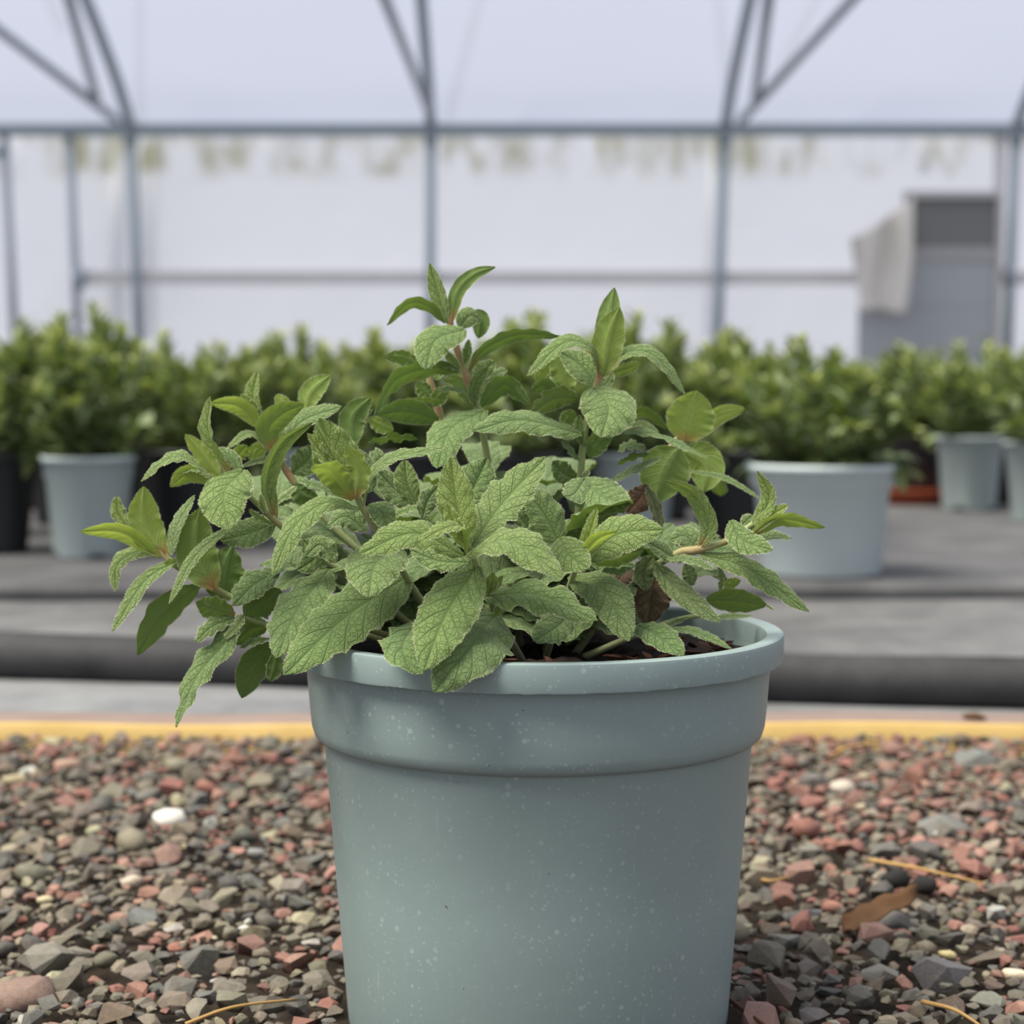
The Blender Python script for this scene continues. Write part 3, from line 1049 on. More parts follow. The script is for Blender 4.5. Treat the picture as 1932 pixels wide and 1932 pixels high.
L('B', 4, [(1480, 480), (1560, 600), (1440, 690)], 150, 'f', -4.2, -4.4, 0.05)
# --- left sprig with the heart-shaped front leaf
L('C', 1, [(1085, 1425), (960, 1580), (992, 1828)], 330, (-0.15, 0.42, 0.90), -4.4, -6.6, 0.28, fold=0.15, wave=0.4, broad=0.9)
L('C', 1, [(1015, 1445), (860, 1200), (868, 942)], 165, (-0.75, 0.2, 0.62), -4.3, -4.6, 0.55, red=1.0, fold=0.55, wave=0.5)
L('C', 1, [(935, 1485), (810, 1320), (700, 1192)], 120, (-0.3, 0.3, -0.8), -4.6, -4.8, 0.85, fold=0.5)
L('C', 1, [(925, 1490), (700, 1345), (560, 1370), (410, 1505)], 165, (-0.2, 0.88, 0.36), -4.5, -5.0, 0.38, wave=0.7, red=0.7)
L('C', 1, [(880, 1500), (720, 1455), (600, 1540)], 130, (-0.3, 0.3, -0.8), -3.8, -3.2, 0.60, wave=0.3, broad=0.6)
L('C', 1, [(900, 1500), (800, 1420), (680, 1440)], 90, 'e', -3.9, -3.4, 0.15)
L('C', 1, [(1060, 1440), (1000, 1340), (925, 1275)], 120, (0.5, 0.5, 0.6), -4.0, -3.5, 0.15, wave=0.3)
L('C', 1, [(1300, 1770), (1240, 1500), (1340, 1250), (1545, 1110)], 165, (0.75, 0.15, 0.62), -3.6, -3.8, 0.25, red=0.8, fold=0.55, wave=0.3)
L('C', 1, [(1270, 1790), (1190, 1745), (1120, 1690)], 90, 'e', -3.7, -3.9, 0.5)
L('C', 1, [(1230, 1720), (1210, 1650), (1200, 1590)], 40, 'f', -4.0, -4.0, 0.6)
L('C', 4, [(1300, 370), (1130, 440), (930, 490)], 240, (-0.1, 0.65, 0.75), -3.4, -3.8, 0.06, wave=0.3, broad=0.5)
L('C', 4, [(1010, 385), (760, 600), (594, 912)], 130, (-0.55, 0.6, 0.58), -4.0, -4.8, 0.22, wave=0.3)
L('C', 4, [(610, 590), (640, 400), (765, 190)], 160, (-0.6, 0.6, 0.55), -2.6, -2.2, 0.10, wave=0.2, broad=0.3)
L('C', 4, [(895, 815), (770, 560), (800, 275)], 270, (-0.15, 0.1, -0.95), -2.4, -2.6, 0.22, red=0.8, wave=0.6, broad=0.3)
L('C', 4, [(1290, 250), (1370, 190), (1440, 130)], 70, 'e', -3.0, -2.8, 0.25)
L('C', 4, [(1320, 260), (1400, 230), (1430, 250)], 70, 'e', -3.0, -2.8, 0.1)
# --- far-left sprig
L('D', 4, [(580, 600), (440, 400), (425, 132)], 225, (-0.25, 0.05, -0.95), -2.3, -2.4, 0.60, red=1.0, fold=0.3, wave=0.6)
L('D', 4, [(525, 600), (280, 440), (5, 432)], 135, (-0.25, 0.50, -0.75), -2.3, -3.0, 0.95, wave=0.2)
L('D', 4, [(330, 420), (255, 300), (245, 195)], 95, (0.3, 0.2, 0.9), -2.0, -1.8, 0.70)
L('D', 4, [(570, 600), (400, 560), (250, 650), (235, 832)], 140, (-0.55, 0.45, 0.65), -2.0, -2.6, 0.30, wave=0.6)
L('D', 4, [(650, 620), (430, 760), (215, 1098)], 160, (-0.4, 0.65, 0.62), -2.4, -3.4, 0.25, wave=0.3)
L('D', 4, [(800, 785), (560, 960), (385, 1250)], 220, (-0.3, 0.45, -0.80), -2.0, -2.6, 0.05, wave=0.6)
L('D', 4, [(660, 650), (620, 640), (560, 640)], 60, 'u', -2.5, -2.6, 0.6, red=1.0)
L('E', 4, [(1030, 985), (900, 950), (770, 900)], 190, (-0.1, 0.4, -0.85), -3.0, -3.2, 0.10, red=0.6)
L('E', 4, [(1030, 1000), (880, 1060), (768, 1165)], 130, (-0.2, 0.6, 0.70), -3.0, -3.6, 0.15)
L('E', 4, [(1090, 990), (960, 1170), (770, 1400), (640, 1728)], 235, (-0.5, 0.55, 0.65), -3.1, -4.4, 0.05, wave=0.9, twist=30)
L('E', 4, [(1090, 985), (1040, 1060), (960, 1140)], 90, (-0.4, 0.6, 0.65), -3.3, -3.6, 0.2)
L('E', 4, [(1260, 1170), (1150, 1330), (1075, 1535)], 200, (-0.1, 0.3, -0.9), -2.6, -2.8, 0.0, wave=0.5)
L('E', 4, [(1310, 1230), (1295, 1330), (1262, 1425)], 110, (-0.2, 0.4, -0.85), -3.0, -3.2, 0.10)
L('E', 4, [(940, 905), (960, 700), (1010, 530)], 290, (-0.3, 0.2, -0.9), -1.8, -1.2, 0.0, wave=0.8)
L('E', 4, [(1330, 690), (1160, 780), (1015, 925)], 240, (-0.3, 0.6, 0.7), -2.6, -3.4, 0.0, wave=0.9)
L('E', 4, [(1340, 830), (1210, 900), (1090, 990)], 230, (-0.2, 0.3, -0.85), -2.6, -2.8, 0.0)
L('E', 4, [(1260, 1140), (1160, 1160), (1062, 1205)], 80, 'e', -3.0, -3.4, 0.05)
L('E', 4, [(1250, 1050), (1130, 1080), (1020, 1180)], 200, 'ul', -1.6, -1.8, 0.0)
# --- back-left sprig
L('F', 1, [(1215, 1100), (1150, 950), (1180, 776)], 130, (-0.5, 0.15, 0.85), 0.0, 0.0, 0.50, fold=0.5, wave=0.3)
L('F', 1, [(1200, 1150), (1060, 1010), (868, 985)], 140, (-0.2, 0.55, -0.7), -0.2, -0.6, 0.75, wave=0.2)
L('F', 1, [(1200, 1090), (1120, 990), (1068, 925)], 100, (-0.4, 0.2, 0.85), -0.1, -0.1, 0.80, fold=0.5)
L('F', 1, [(1290, 1310), (1250, 1160), (1350, 1050), (1488, 995)], 185, (0.15, 0.55, -0.65), -0.3, -0.9, 0.35, red=1.0, wave=0.3)
L('F', 1, [(1290, 1310), (1320, 1180), (1350, 1080)], 130, (0.5, 0.1, -0.8), -0.1, -0.2, 0.35, red=1.0)
L('F', 1, [(1260, 1310), (1130, 1185), (975, 1290)], 120, (-0.4, 0.80, 0.42), -0.3, -0.8, 0.25, wave=0.4)
L('F', 1, [(1110, 1265), (1060, 1320), (1025, 1385)], 110, 'ul', 0.2, 0.2, 0.40)
L('F', 1, [(1240, 1270), (1170, 1310), (1150, 1380)], 110, 'u', 0.4, 0.4, 0.55)
L('F', 1, [(1500, 1060), (1530, 920), (1660, 800)], 150, (0.2, 0.1, -0.95), 0.8, 1.0, 0.50, wave=0.4)
L('F', 1, [(1400, 1050), (1350, 990), (1300, 930)], 95, 'u', 0.8, 0.9, 0.85)
L('F', 1, [(1420, 1110), (1410, 1060), (1440, 1030)], 110, 'u', 0.6, 0.6, 0.85)
L('F', 1, [(1340, 1270), (1480, 1100), (1738, 1008)], 185, (-0.35, 0.65, 0.65), 0.0, -0.4, 0.12, wave=0.3)
L('F', 1, [(1380, 1360), (1200, 1365), (1065, 1412)], 80, 'e', -0.2, -0.6, 0.15, wave=0.3)
L('F', 1, [(1410, 1450), (1500, 1370), (1570, 1270)], 200, (0.2, 0.5, 0.8), 0.2, 0.4, 0.02)
L('F', 1, [(1425, 1520), (1480, 1600), (1590, 1630)], 160, (0.1, 0.3, -0.9), -0.4, -0.4, 0.0)
L('F', 1, [(1700, 1600), (1590, 1540), (1460, 1500)], 130, 'e', -1.8, -2.0, 0.05)
# --- tall centre stem
L('G', 2, [(855, 490), (795, 290), (740, 95)], 130, (-0.35, 0.15, 0.9), 1.4, 1.4, 0.40, fold=0.45, wave=0.4)
L('G', 2, [(880, 500), (920, 290), (1030, 170), (1175, 118)], 105, (0.30, 0.25, -0.85), 1.3, 1.2, 0.15, red=1.0, wave=0.4)
L('G', 2, [(840, 490), (740, 385), (600, 365), (458, 505)], 110, (-0.2, 0.65, -0.60), 1.4, 1.0, 0.15, wave=0.6)
L('G', 2, [(935, 525), (1010, 440), (1085, 480)], 150, (0.3, 0.6, 0.65), 1.6, 2.2, 0.12, wave=0.2)
L('G', 2, [(1050, 400), (1080, 480), (1062, 592)], 125, (0.2, 0.3, -0.9), 2.3, 2.3, 0.10, wave=0.2, broad=0.5)
L('G', 2, [(970, 530), (780, 600), (712, 798)], 275, (-0.25, 0.45, 0.88), 0.9, -0.8, 0.12, fold=0.15, wave=0.4, broad=0.9)
L('G', 2, [(1000, 810), (1100, 670), (1320, 570), (1612, 578)], 120, (0.05, 0.65, -0.65), 1.3, 0.8, 0.02, wave=1.3, red=0.5)
L('G', 2, [(935, 815), (770, 790), (520, 870), (375, 1105)], 195, (-0.35, 0.65, -0.55), 1.2, -0.2, 0.02, wave=0.7)
L('G', 2, [(930, 810), (870, 775), (790, 765)], 90, 'e', 1.0, 0.7, 0.05)
L('G', 2, [(690, 775), (560, 720), (438, 715)], 110, 'u', 2.4, 2.4, 0.12)
L('G', 2, [(1030, 860), (1100, 800), (1175, 745)], 120, (0.2, 0.3, 0.9), 1.8, 2.0, 0.10)
L('G', 2, [(1060, 880), (1160, 830), (1255, 800)], 100, 'er', 2.0, 2.4, 0.15)
L('G', 2, [(975, 760), (990, 670), (1000, 598)], 60, 'f', 1.2, 1.2, 0.15)
L('G', 2, [(940, 790), (880, 730), (850, 670)], 60, 'fl', 1.2, 1.2, 0.35)
L('G', 2, [(1010, 1030), (960, 940), (780, 930)], 85, 'e', 1.0, 0.4, 0.20)
L('G', 2, [(1000, 1020), (920, 880), (830, 870)], 90, 'u', 1.5, 1.5, 0.25)
L('G', 2, [(1035, 1045), (1040, 900), (1130, 775)], 95, (0.5, 0.2, 0.8), 1.2, 1.3, 0.20)
L('G', 2, [(1080, 1040), (1240, 900), (1400, 1030)], 170, (0.1, 0.55, -0.65), 1.0, 0.6, 0.0, wave=0.8)
L('G', 2, [(1110, 1065), (880, 1190), (788, 1455)], 290, (-0.3, 0.55, 0.80), 0.4, -2.6, 0.05, fold=0.12, wave=0.5, broad=0.4)
L('H', 2, [(1745, 1225), (1350, 1130), (1022, 1205)], 250, (0, 0.76, 0.62), -0.4, -2.4, 0.06, fold=0.1, wave=0.9, broad=0.4)
L('N', 2, [(800, 1130), (580, 1075), (395, 1100)], 190, (-0.1, 0.4, -0.85), 1.6, 1.2, 0.0, wave=0.4)
L('N', 2, [(660, 1260), (500, 1250), (330, 1285)], 120, (0, 0.75, -0.45), 0.8, 0.2, 0.0, wave=1.6)
L('N', 2, [(230, 1310), (230, 1120), (345, 985)], 180, (-0.1, 0.1, -0.95), 1.2, 1.4, 0.10, wave=0.5)
L('N', 2, [(300, 1200), (280, 1100), (360, 1040)], 110, 'u', 1.5, 1.6, 0.05)
L('N', 2, [(500, 1200), (420, 1170), (335, 1120)], 110, 'u', 1.4, 1.4, 0.45)
L('N', 2, [(820, 1010), (680, 1000), (560, 1000)], 90, 'd', 2.2, 2.0, 0.05)
L('N', 2, [(745, 980), (690, 920), (660, 880)], 110, 'u', 2.8, 2.8, 0.1)
L('N', 2, [(760, 1040), (820, 960), (870, 940)], 110, 'u', 2.6, 2.6, 0.15)
L('N', 2, [(780, 870), (800, 820), (850, 790)], 70, 'f', 3.0, 3.0, 0.3)
# --- tall right stem
L('H', 3, [(580, 470), (590, 250), (622, 68)], 150, (0.1, 0.1, -0.95), 0.4, 0.8, 0.15, wave=0.3, broad=0.7)
L('H', 3, [(560, 560), (590, 350), (650, 178)], 185, (0.1, 0.1, -0.95), -0.2, -0.4, 0.55, fold=0.3, wave=0.4, broad=0.1)
L('H', 3, [(535, 570), (490, 410), (340, 375), (132, 565)], 150, (-0.3, 0.75, 0.55), -0.2, -1.0, 0.18, red=0.9, wave=0.3)
L('H', 3, [(520, 610), (430, 500), (320, 430)], 165, (-0.3, 0.6, 0.65), 0.3, 1.0, 0.05, wave=0.2)
L('H', 3, [(580, 560), (690, 430), (850, 450), (1020, 668)], 140, (0.35, 0.72, 0.50), -0.1, -0.4, 0.12, red=0.8, wave=0.4)
L('H', 3, [(610, 550), (700, 520), (770, 490)], 70, 'u', 0.8, 1.2, 0.45)
L('H', 3, [(540, 620), (580, 600), (610, 540)], 70, 'e', 0.3, 0.5, 0.05)
L('H', 3, [(505, 625), (590, 730), (548, 910)], 320, (0.1, 0.42, 0.90), -0.4, -2.4, 0.16, fold=0.12, wave=0.4, broad=1.0)
L('H', 3, [(285, 450), (330, 560), (370, 700)], 140, (0, 0.3, -0.9), 2.0, 2.0, 0.35, red=0.0)
L('H', 3, [(270, 470), (220, 540), (175, 590)], 80, 'u', 2.4, 2.6, 0.45)
L('H', 3, [(295, 690), (230, 620), (155, 650)], 110, (0, 0.5, -0.7), 1.0, 0.8, 0.0, wave=0.4)
L('H', 3, [(415, 690), (290, 690), (150, 775)], 150, (0, 0.5, -0.75), 0.2, -0.6, 0.0, wave=1.2, br=0.12)
L('H', 3, [(400, 760), (370, 790), (330, 850)], 90, 'u', 0.6, 0.8, 0.1)
L('H', 3, [(610, 885), (840, 890), (1160, 1032)], 120, (0.1, 0.85, 0.25), -0.4, -0.8, 0.04, wave=0.9)
L('I', 3, [(680, 810), (790, 765), (925, 865)], 100, (0.1, 0.7, -0.5), 1.2, 1.0, 0.08, wave=0.3)
L('I', 3, [(660, 870), (770, 830), (870, 880)], 80, 'e', 0.8, 0.4, 0.25, wave=0.3)
L('H', 3, [(425, 1040), (350, 950), (300, 880)], 90, 'e', -0.4, -0.8, 0.0)
L('H', 3, [(455, 960), (530, 850), (480, 780)], 60, 'sr', -0.2, -0.2, 0.2)
L('H', 3, [(480, 1020), (540, 930), (610, 890)], 110, (0.3, 0.4, -0.8), 0.2, 0.4, 0.0)
L('H', 3, [(440, 950), (420, 840), (430, 780)], 55, 'f', -0.2, -0.2, 0.2)
L('H', 3, [(455, 1140), (540, 1230), (712, 1285)], 260, (0.05, 0.55, 0.83), -1.6, -3.2, 0.06, fold=0.05, wave=0.5, broad=1.0)
L('H', 3, [(455, 1140), (400, 1220), (340, 1240)], 150, (0.0, 0.55, 0.83), -1.8, -2.8, 0.06, fold=0.05, wave=0.5, broad=1.0)
L('H', 3, [(410, 1140), (340, 1110), (275, 1040)], 130, 'f', 0.2, 0.0, 0.02)
L('H', 3, [(440, 1130), (465, 1110), (480, 1090)], 30, 'f', -0.4, -0.5, 0.3)
L('I', 3, [(590, 1165), (730, 1090), (895, 1020)], 120, (0.1, 0.8, 0.3), -0.4, -0.8, 0.0, wave=0.4)
# --- right back sprig
L('I', 3, [(1020, 930), (1050, 790), (1085, 645)], 290, (-0.1, 0.05, -0.98), 3.2, 3.0, 0.55, red=0.8, fold=0.15, wave=0.4, broad=0.6)
L('I', 3, [(1110, 900), (1200, 790), (1352, 745)], 110, (0.1, 0.3, -0.9), 3.6, 3.8, 0.65, wave=0.3)
L('I', 3, [(980, 970), (900, 1110), (855, 1272)], 300, (0.1, 0.15, -0.95), 2.4, 2.2, 0.20, wave=0.3, broad=0.8)
L('I', 3, [(1000, 985), (1130, 1060), (1125, 1215)], 230, (0.1, 0.15, -0.95), 3.2, 3.0, 0.40, wave=0.3, broad=0.6)
L('I', 3, [(1035, 1095), (1240, 1135), (1442, 1252)], 75, (0.1, 0.85, 0.35), 1.6, 1.0, 0.12, wave=0.2)
L('I', 3, [(640, 990), (700, 950), (800, 970)], 110, 'e', 1.2, 1.0, 0.05)
L('I', 3, [(640, 1060), (720, 1020), (820, 1000)], 90, 'd', 1.4, 1.2, 0.0)
L('I', 3, [(800, 1170), (770, 1240), (690, 1335)], 150, (0, 0.3, 0.9), 0.8, 0.4, 0.0, br=0.95, label='dry pinkish brown leaf')
L('I', 3, [(800, 1180), (850, 1290), (885, 1450)], 90, (0.5, 0.3, 0.7), 0.0, -0.4, 0.0, br=0.35)
# --- small bright sprig right of the rosette
L('J', 3, [(425, 1580), (480, 1450), (525, 1302)], 85, (-0.5, 0.2, 0.8), -6.2, -6.4, 0.90, fold=0.5, wave=0.3)
L('J', 3, [(430, 1590), (530, 1480), (635, 1435)], 105, (-0.3, 0.5, -0.7), -6.4, -7.2, 0.85, fold=0.4, wave=0.3)
L('J', 3, [(460, 1590), (640, 1450), (897, 1422)], 240, (-0.2, 0.6, 0.78), -5.8, -6.4, 0.35, fold=0.12, wave=0.4, broad=0.4)
L('J', 3, [(320, 1470), (360, 1560), (480, 1645)], 200, (-0.1, 0.5, 0.85), -5.8, -7.6, 0.25, fold=0.1, wave=0.3, broad=0.8)
L('J', 6, [(245, 760), (460, 850), (600, 1160)], 270, (0.25, 0.5, 0.82), -5.0, -7.2, 0.22, fold=0.1, wave=0.5, broad=0.6)
L('J', 6, [(340, 650), (520, 640), (700, 600)], 190, (0, 0.6, -0.7), -4.8, -4.6, 0.05, wave=0.3)
L('J', 5, [(1600, 610), (1500, 420), (1350, 235)], 270, (0.25, 0.45, 0.85), -4.6, -4.8, 0.15, fold=0.1, wave=0.5, broad=0.7)
L('J', 5, [(1390, 510), (1330, 420), (1310, 320)], 110, (-0.4, 0.4, 0.8), -6.0, -6.0, 0.05, fold=0.4)
L('J', 2, [(960, 1720), (1050, 1540), (1120, 1385)], 270, (0.05, 0.3, 0.95), -4.0, -3.6, 0.06, fold=0.2, wave=0.4, broad=0.7)
L('J', 2, [(660, 1700), (500, 1580), (400, 1470)], 200, (0.2, 0.4, 0.88), -3.2, -3.4, 0.08, fold=0.2, wave=0.4)
L('J', 2, [(650, 1690), (590, 1550), (575, 1395)], 175, (-0.3, 0.15, 0.92), -3.4, -3.4, 0.30, fold=0.4, wave=0.3)
L('J', 2, [(680, 1690), (720, 1620), (745, 1590)], 70, 'f', -3.2, -3.2, 0.75)
L('J', 2, [(690, 1790), (730, 1660), (800, 1565)], 120, (0.1, 0.4, 0.88), -4.4, -4.4, 0.0, wave=0.8)
L('J', 2, [(700, 1700), (580, 1730), (465, 1785)], 80, 'e', -4.0, -4.4, 0.08)
L('J', 2, [(350, 1610), (290, 1470), (240, 1320)], 200, (0.1, 0.35, 0.92), -2.4, -2.4, 0.0, wave=0.3)
L('J', 2, [(380, 1430), (400, 1400), (450, 1380)], 160, 'f', -1.8, -1.8, 0.0)
# --- right sprig
L('K', 3, [(1385, 1430), (1490, 1250), (1425, 1095)], 95, (-0.5, 0.15, 0.85), -3.0, -3.0, 0.40, fold=0.4, wave=0.5)
L('K', 3, [(1400, 1440), (1480, 1360), (1598, 1285)], 90, (-0.3, 0.5, 0.75), -3.1, -3.2, 0.85, fold=0.45, wave=0.3)
L('K', 3, [(1390, 1460), (1560, 1370), (1802, 1414)], 110, (0, 0.6, -0.65), -3.1, -3.6, 0.50, red=0.8, wave=0.5)
L('K', 3, [(1420, 1480), (1520, 1455), (1618, 1475)], 95, 'e', -2.6, -2.4, 0.08, wave=0.3)
L('K', 3, [(1275, 1372), (1340, 1480), (1510, 1540)], 150, (-0.1, 0.65, 0.72), -3.3, -4.6, 0.15, fold=0.15, wave=0.5)
L('K', 3, [(1090, 1545), (1150, 1400), (1060, 1220), (903, 1148)], 130, (-0.70, 0.40, 0.55), -2.9, -3.4, 0.25, red=0.7, wave=0.4)
L('K', 3, [(1085, 1540), (1020, 1460), (935, 1480)], 150, (-0.1, 0.65, 0.7), -2.4, -2.0, 0.05, wave=0.4)
L('K', 3, [(975, 1600), (880, 1535), (798, 1490)], 115, (-0.2, 0.65, 0.70), -2.6, -3.2, 0.05, wave=0.3)
L('K', 3, [(910, 1590), (1040, 1590), (1185, 1650)], 85, 'e', -3.2, -3.8, 0.08, wave=0.5)
L('K', 3, [(1095, 1560), (1370, 1640), (1712, 1885)], 165, (0.2, 0.65, 0.66), -2.9, -3.8, 0.12, fold=0.15, wave=0.7)
L('K', 3, [(1185, 1540), (1260, 1535), (1340, 1575)], 90, 'e', -2.4, -2.2, 0.04)
L('K', 3, [(1340, 1400), (1365, 1370), (1395, 1345)], 60, 'f', -2.6, -2.5, 0.1)
L('K', 6, [(745, 670), (910, 850), (1155, 1045)], 165, (0.35, 0.5, 0.72), -2.6, -4.0, 0.0, fold=0.15, wave=0.4, br=0.12)
L('O', 6, [(1070, 910), (1220, 910), (1440, 940)], 165, (0, 0.35, -0.85), -1.6, -1.8, 0.12, wave=0.4, broad=0.4)
L('O', 6, [(1430, 935), (1450, 950), (1480, 968)], 30, 'e', -1.8, -1.8, 0.15)
L('K', 6, [(1150, 860), (1165, 770), (1140, 690)], 65, (0.6, 0.4, 0.6), -2.2, -2.4, 0.12)
L('O', 6, [(1180, 850), (1220, 810), (1280, 790)], 70, 'u', -1.2, -1.1, 0.40)
L('K', 6, [(745, 640), (690, 740), (710, 850)], 120, (0, 0.4, 0.85), -2.2, -2.6, 0.0, br=0.2)
L('O', 6, [(785, 1085), (1000, 1100), (1225, 1205)], 100, (0.1, 0.85, 0.35), -4.2, -5.6, 0.04, wave=0.4)
L('O', 6, [(650, 1060), (760, 1110), (935, 1245)], 190, (0.1, 0.6, 0.7), -5.0, -7.2, 0.0, wave=0.4)
L('O', 6, [(1120, 1020), (1230, 1005), (1350, 1005)], 80, 'e', 0.0, 1.2, 0.12, wave=0.2)
L('O', 6, [(840, 720), (740, 860), (720, 1060)], 260, (0.1, 0.3, 0.9), -0.6, -1.4, 0.0, br=0.85, wave=1.0, label='withered brown leaf hanging over the soil')
L('O', 6, [(620, 720), (560, 760), (515, 830)], 130, (0, 0.4, 0.85), -3.0, -3.4, 0.0, br=0.9)
L('O', 6, [(940, 690), (970, 760), (975, 830)], 90, 'f', -1.8, -2.0, 0.0)
L('O', 6, [(760, 1080), (860, 1050), (960, 1010)], 50, 'e', -3.0, -2.0, 0.2)
L('J', 6, [(240, 1000), (150, 1080), (20, 1160)], 200, (0, 0.55, 0.8), -5.8, -7.6, 0.0)
L('J', 6, [(340, 610), (480, 680), (640, 700)], 170, (0, 0.55, 0.8), -4.0, -4.2, 0.0)
# --- shaded inner leaves and the far side of the bush
r_ = random.Random(3)
SK = list(STEMS.values())
for i in range(150):
    a = r_.uniform(0, 2 * math.pi)
    if i < 105:                                   # inside, near the soil
        px, py, d = r_.uniform(610, 1220), r_.uniform(1035, 1195), r_.uniform(-1.5, 4.0)
        if py > 1110: px = r_.uniform(660, 1120)
        base = at(px, py, d * 0.01)
        dv = Vector((math.cos(a) * 0.8, -0.3 + 0.6 * math.sin(a), r_.uniform(-0.5, 0.5))).normalized()
    else:                                        # the side away from the viewer
        px, py, d = r_.uniform(560, 1330), r_.uniform(860, 1130), r_.uniform(2.0, 8.0)
        base = at(px, py, d * 0.01)
        dv = Vector((base.x * 6, base.y * 8 + 0.3, r_.uniform(-0.4, 0.5))).normalized()
    Lf = r_.uniform(0.030, 0.048)
    tip = base + dv * Lf
    tip.z = max(tip.z, 0.162)
    midp = (base + tip) * 0.5 + Vector((0, 0, 0.006))
    NLEAF[0] += 1
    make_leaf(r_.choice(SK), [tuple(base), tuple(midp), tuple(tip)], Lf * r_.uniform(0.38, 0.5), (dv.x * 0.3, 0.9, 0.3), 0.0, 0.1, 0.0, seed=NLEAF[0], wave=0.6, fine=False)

# ------------------------------------------------------------------ plants standing behind
def foliage(seed, nst, rad, z0, z1, leaf, droop=0.0, leaves=9, upright=0.5):
    """Leafy shoots rising from a pot mouth; returns leaf mesh and twig mesh."""
    r = random.Random(seed)
    V, F, Cc = [], [], []
    TV, TF = [], []
    for k in range(nst):
        a = r.uniform(0, 2 * math.pi)
        q = math.sqrt(r.random())
        top = Vector((rad * q * math.cos(a), rad * q * math.sin(a), z1 - (z1 - z0) * (0.55 * q * q) * (1 - upright * 0.5) - r.uniform(0, 0.55) * (z1 - z0)))
        if droop and r.random() < droop:
            top.z = z0 + r.uniform(-0.02, 0.04)
        base = Vector((top.x * 0.25, top.y * 0.25, z0 - 0.02))
        mid = base.lerp(top, 0.55) + Vector((top.x * 0.12, top.y * 0.12, 0.015))
        path = smooth_path([tuple(base), tuple(mid), tuple(top)], leaves + 3)
        tv, tf = tube([tuple(p) for p in path], 0.0012, 4, False)
        o = len(TV); TV += tv; TF += [tuple(i + o for i in f) for f in tf]
        for i in range(1, leaves + 3):
            p = Vector(path[i])
            t = (Vector(path[min(i + 1, leaves + 2)]) - Vector(path[i - 1])).normalized()
            fr = i / (leaves + 2)
            az = r.uniform(0, 6.28)
            for side in range(4 if fr > 0.9 else 3):
                az += 2.1 + r.uniform(-0.3, 0.3)
                out = (Vector((math.cos(az), math.sin(az), 0)) + t * (0.5 + 1.0 * fr) + Vector((0, 0, r.uniform(-0.3, 0.5)))).normalized()
                ln = leaf * r.uniform(0.7, 1.2) * (1.0 - 0.35 * max(0, fr - 0.7) / 0.3)
                wd = out.cross(Vector((r.uniform(-0.4, 0.4), r.uniform(-0.4, 0.4), 1))).normalized() * ln * 0.21
                up = wd.cross(out).normalized()
                if up.z < 0: up = -up
                b = len(V)
                m1 = p + out * ln * 0.3 + up * ln * 0.05
                m2 = p + out * ln * 0.68 + up * ln * 0.04
                tp = p + out * ln - up * ln * 0.10
                V += [p, m1 - wd + up * ln * 0.05, m1, m1 + wd + up * ln * 0.05, m2 - wd * 0.85 + up * ln * 0.03, m2, m2 + wd * 0.85 + up * ln * 0.03, tp]
                F += [(b, b + 2, b + 1), (b, b + 3, b + 2), (b + 1, b + 2, b + 5, b + 4), (b + 2, b + 3, b + 6, b + 5), (b + 4, b + 5, b + 7), (b + 5, b + 6, b + 7)]
                c0 = r.uniform(0.0, 1.0) ** 1.2
                c1 = max(0.0, (fr - 0.72) / 0.28) * r.uniform(0.1, 0.8)
                Cc += [(c0, c1, 0, 1)] * 8
    me = mesh('foliage', V, F, M['fol'])
    ca = me.color_attributes.new('Col', 'FLOAT_COLOR', 'POINT')
    ca.data.foreach_set('color', np.array(Cc, np.float32).ravel())
    return me, mesh('branch_mass', TV, TF, M['twig'])


def small_pot(name, r_top, r_bot, h, mat, foot=True, step=0.90):
    pr = [(0.0, 0.004), (r_bot * 0.9, 0.004), (r_bot * 0.97, 0.0), (r_bot, 0.003), (r_top * step, h * 0.775), (r_top * 0.935, h * 0.79), (r_top * 0.955, h * 0.94),
          (r_top, h * 0.945), (r_top, h), (r_top * 0.95, h), (r_top * 0.90, h * 0.85)]
    vv, ff = lathe(pr, 40)
    if foot:                                     # drainage notches in the foot
        for k in range(40):
            if k % 10 in (0, 1, 9):
                for ring in (2, 3):
                    x, y, z = vv[ring * 40 + k]
                    vv[ring * 40 + k] = (x * 0.97, y * 0.97, z + 0.010)
    return mesh(name, vv, ff, mat)


def disc(r, z, mat):
    vv = [(0, 0, z)] + [(r * math.cos(k * math.pi / 12), r * math.sin(k * math.pi / 12), z) for k in range(24)]
    return mesh('soil', vv, [(0, 1 + k, 1 + (k + 1) % 24) for k in range(24)], mat)


POTS = {
    'wide': (small_pot('pot', 0.0975, 0.076, 0.141, M['pot_far'], False, 0.875), disc(0.088, 0.128, M['soil'])),
    'tall': (small_pot('pot', 0.066, 0.050, 0.142, M['pot_tall']), disc(0.059, 0.128, M['soil'])),
    'black': (small_pot('pot', 0.072, 0.054, 0.145, M['pot_black']), disc(0.064, 0.130, M['soil'])),
}
FOL = {
    'wide': foliage(11, 34, 0.120, 0.145, 0.300, 0.038, 0.22, 7),
    'a': foliage(21, 26, 0.100, 0.14, 0.330, 0.040, 0.12, 8),
    'b': foliage(22, 26, 0.105, 0.14, 0.315, 0.036, 0.12, 8),
    'c': foliage(23, 24, 0.095, 0.14, 0.345, 0.042, 0.12, 8),
    't': foliage(24, 22, 0.090, 0.14, 0.410, 0.038, 0.05, 10),
}


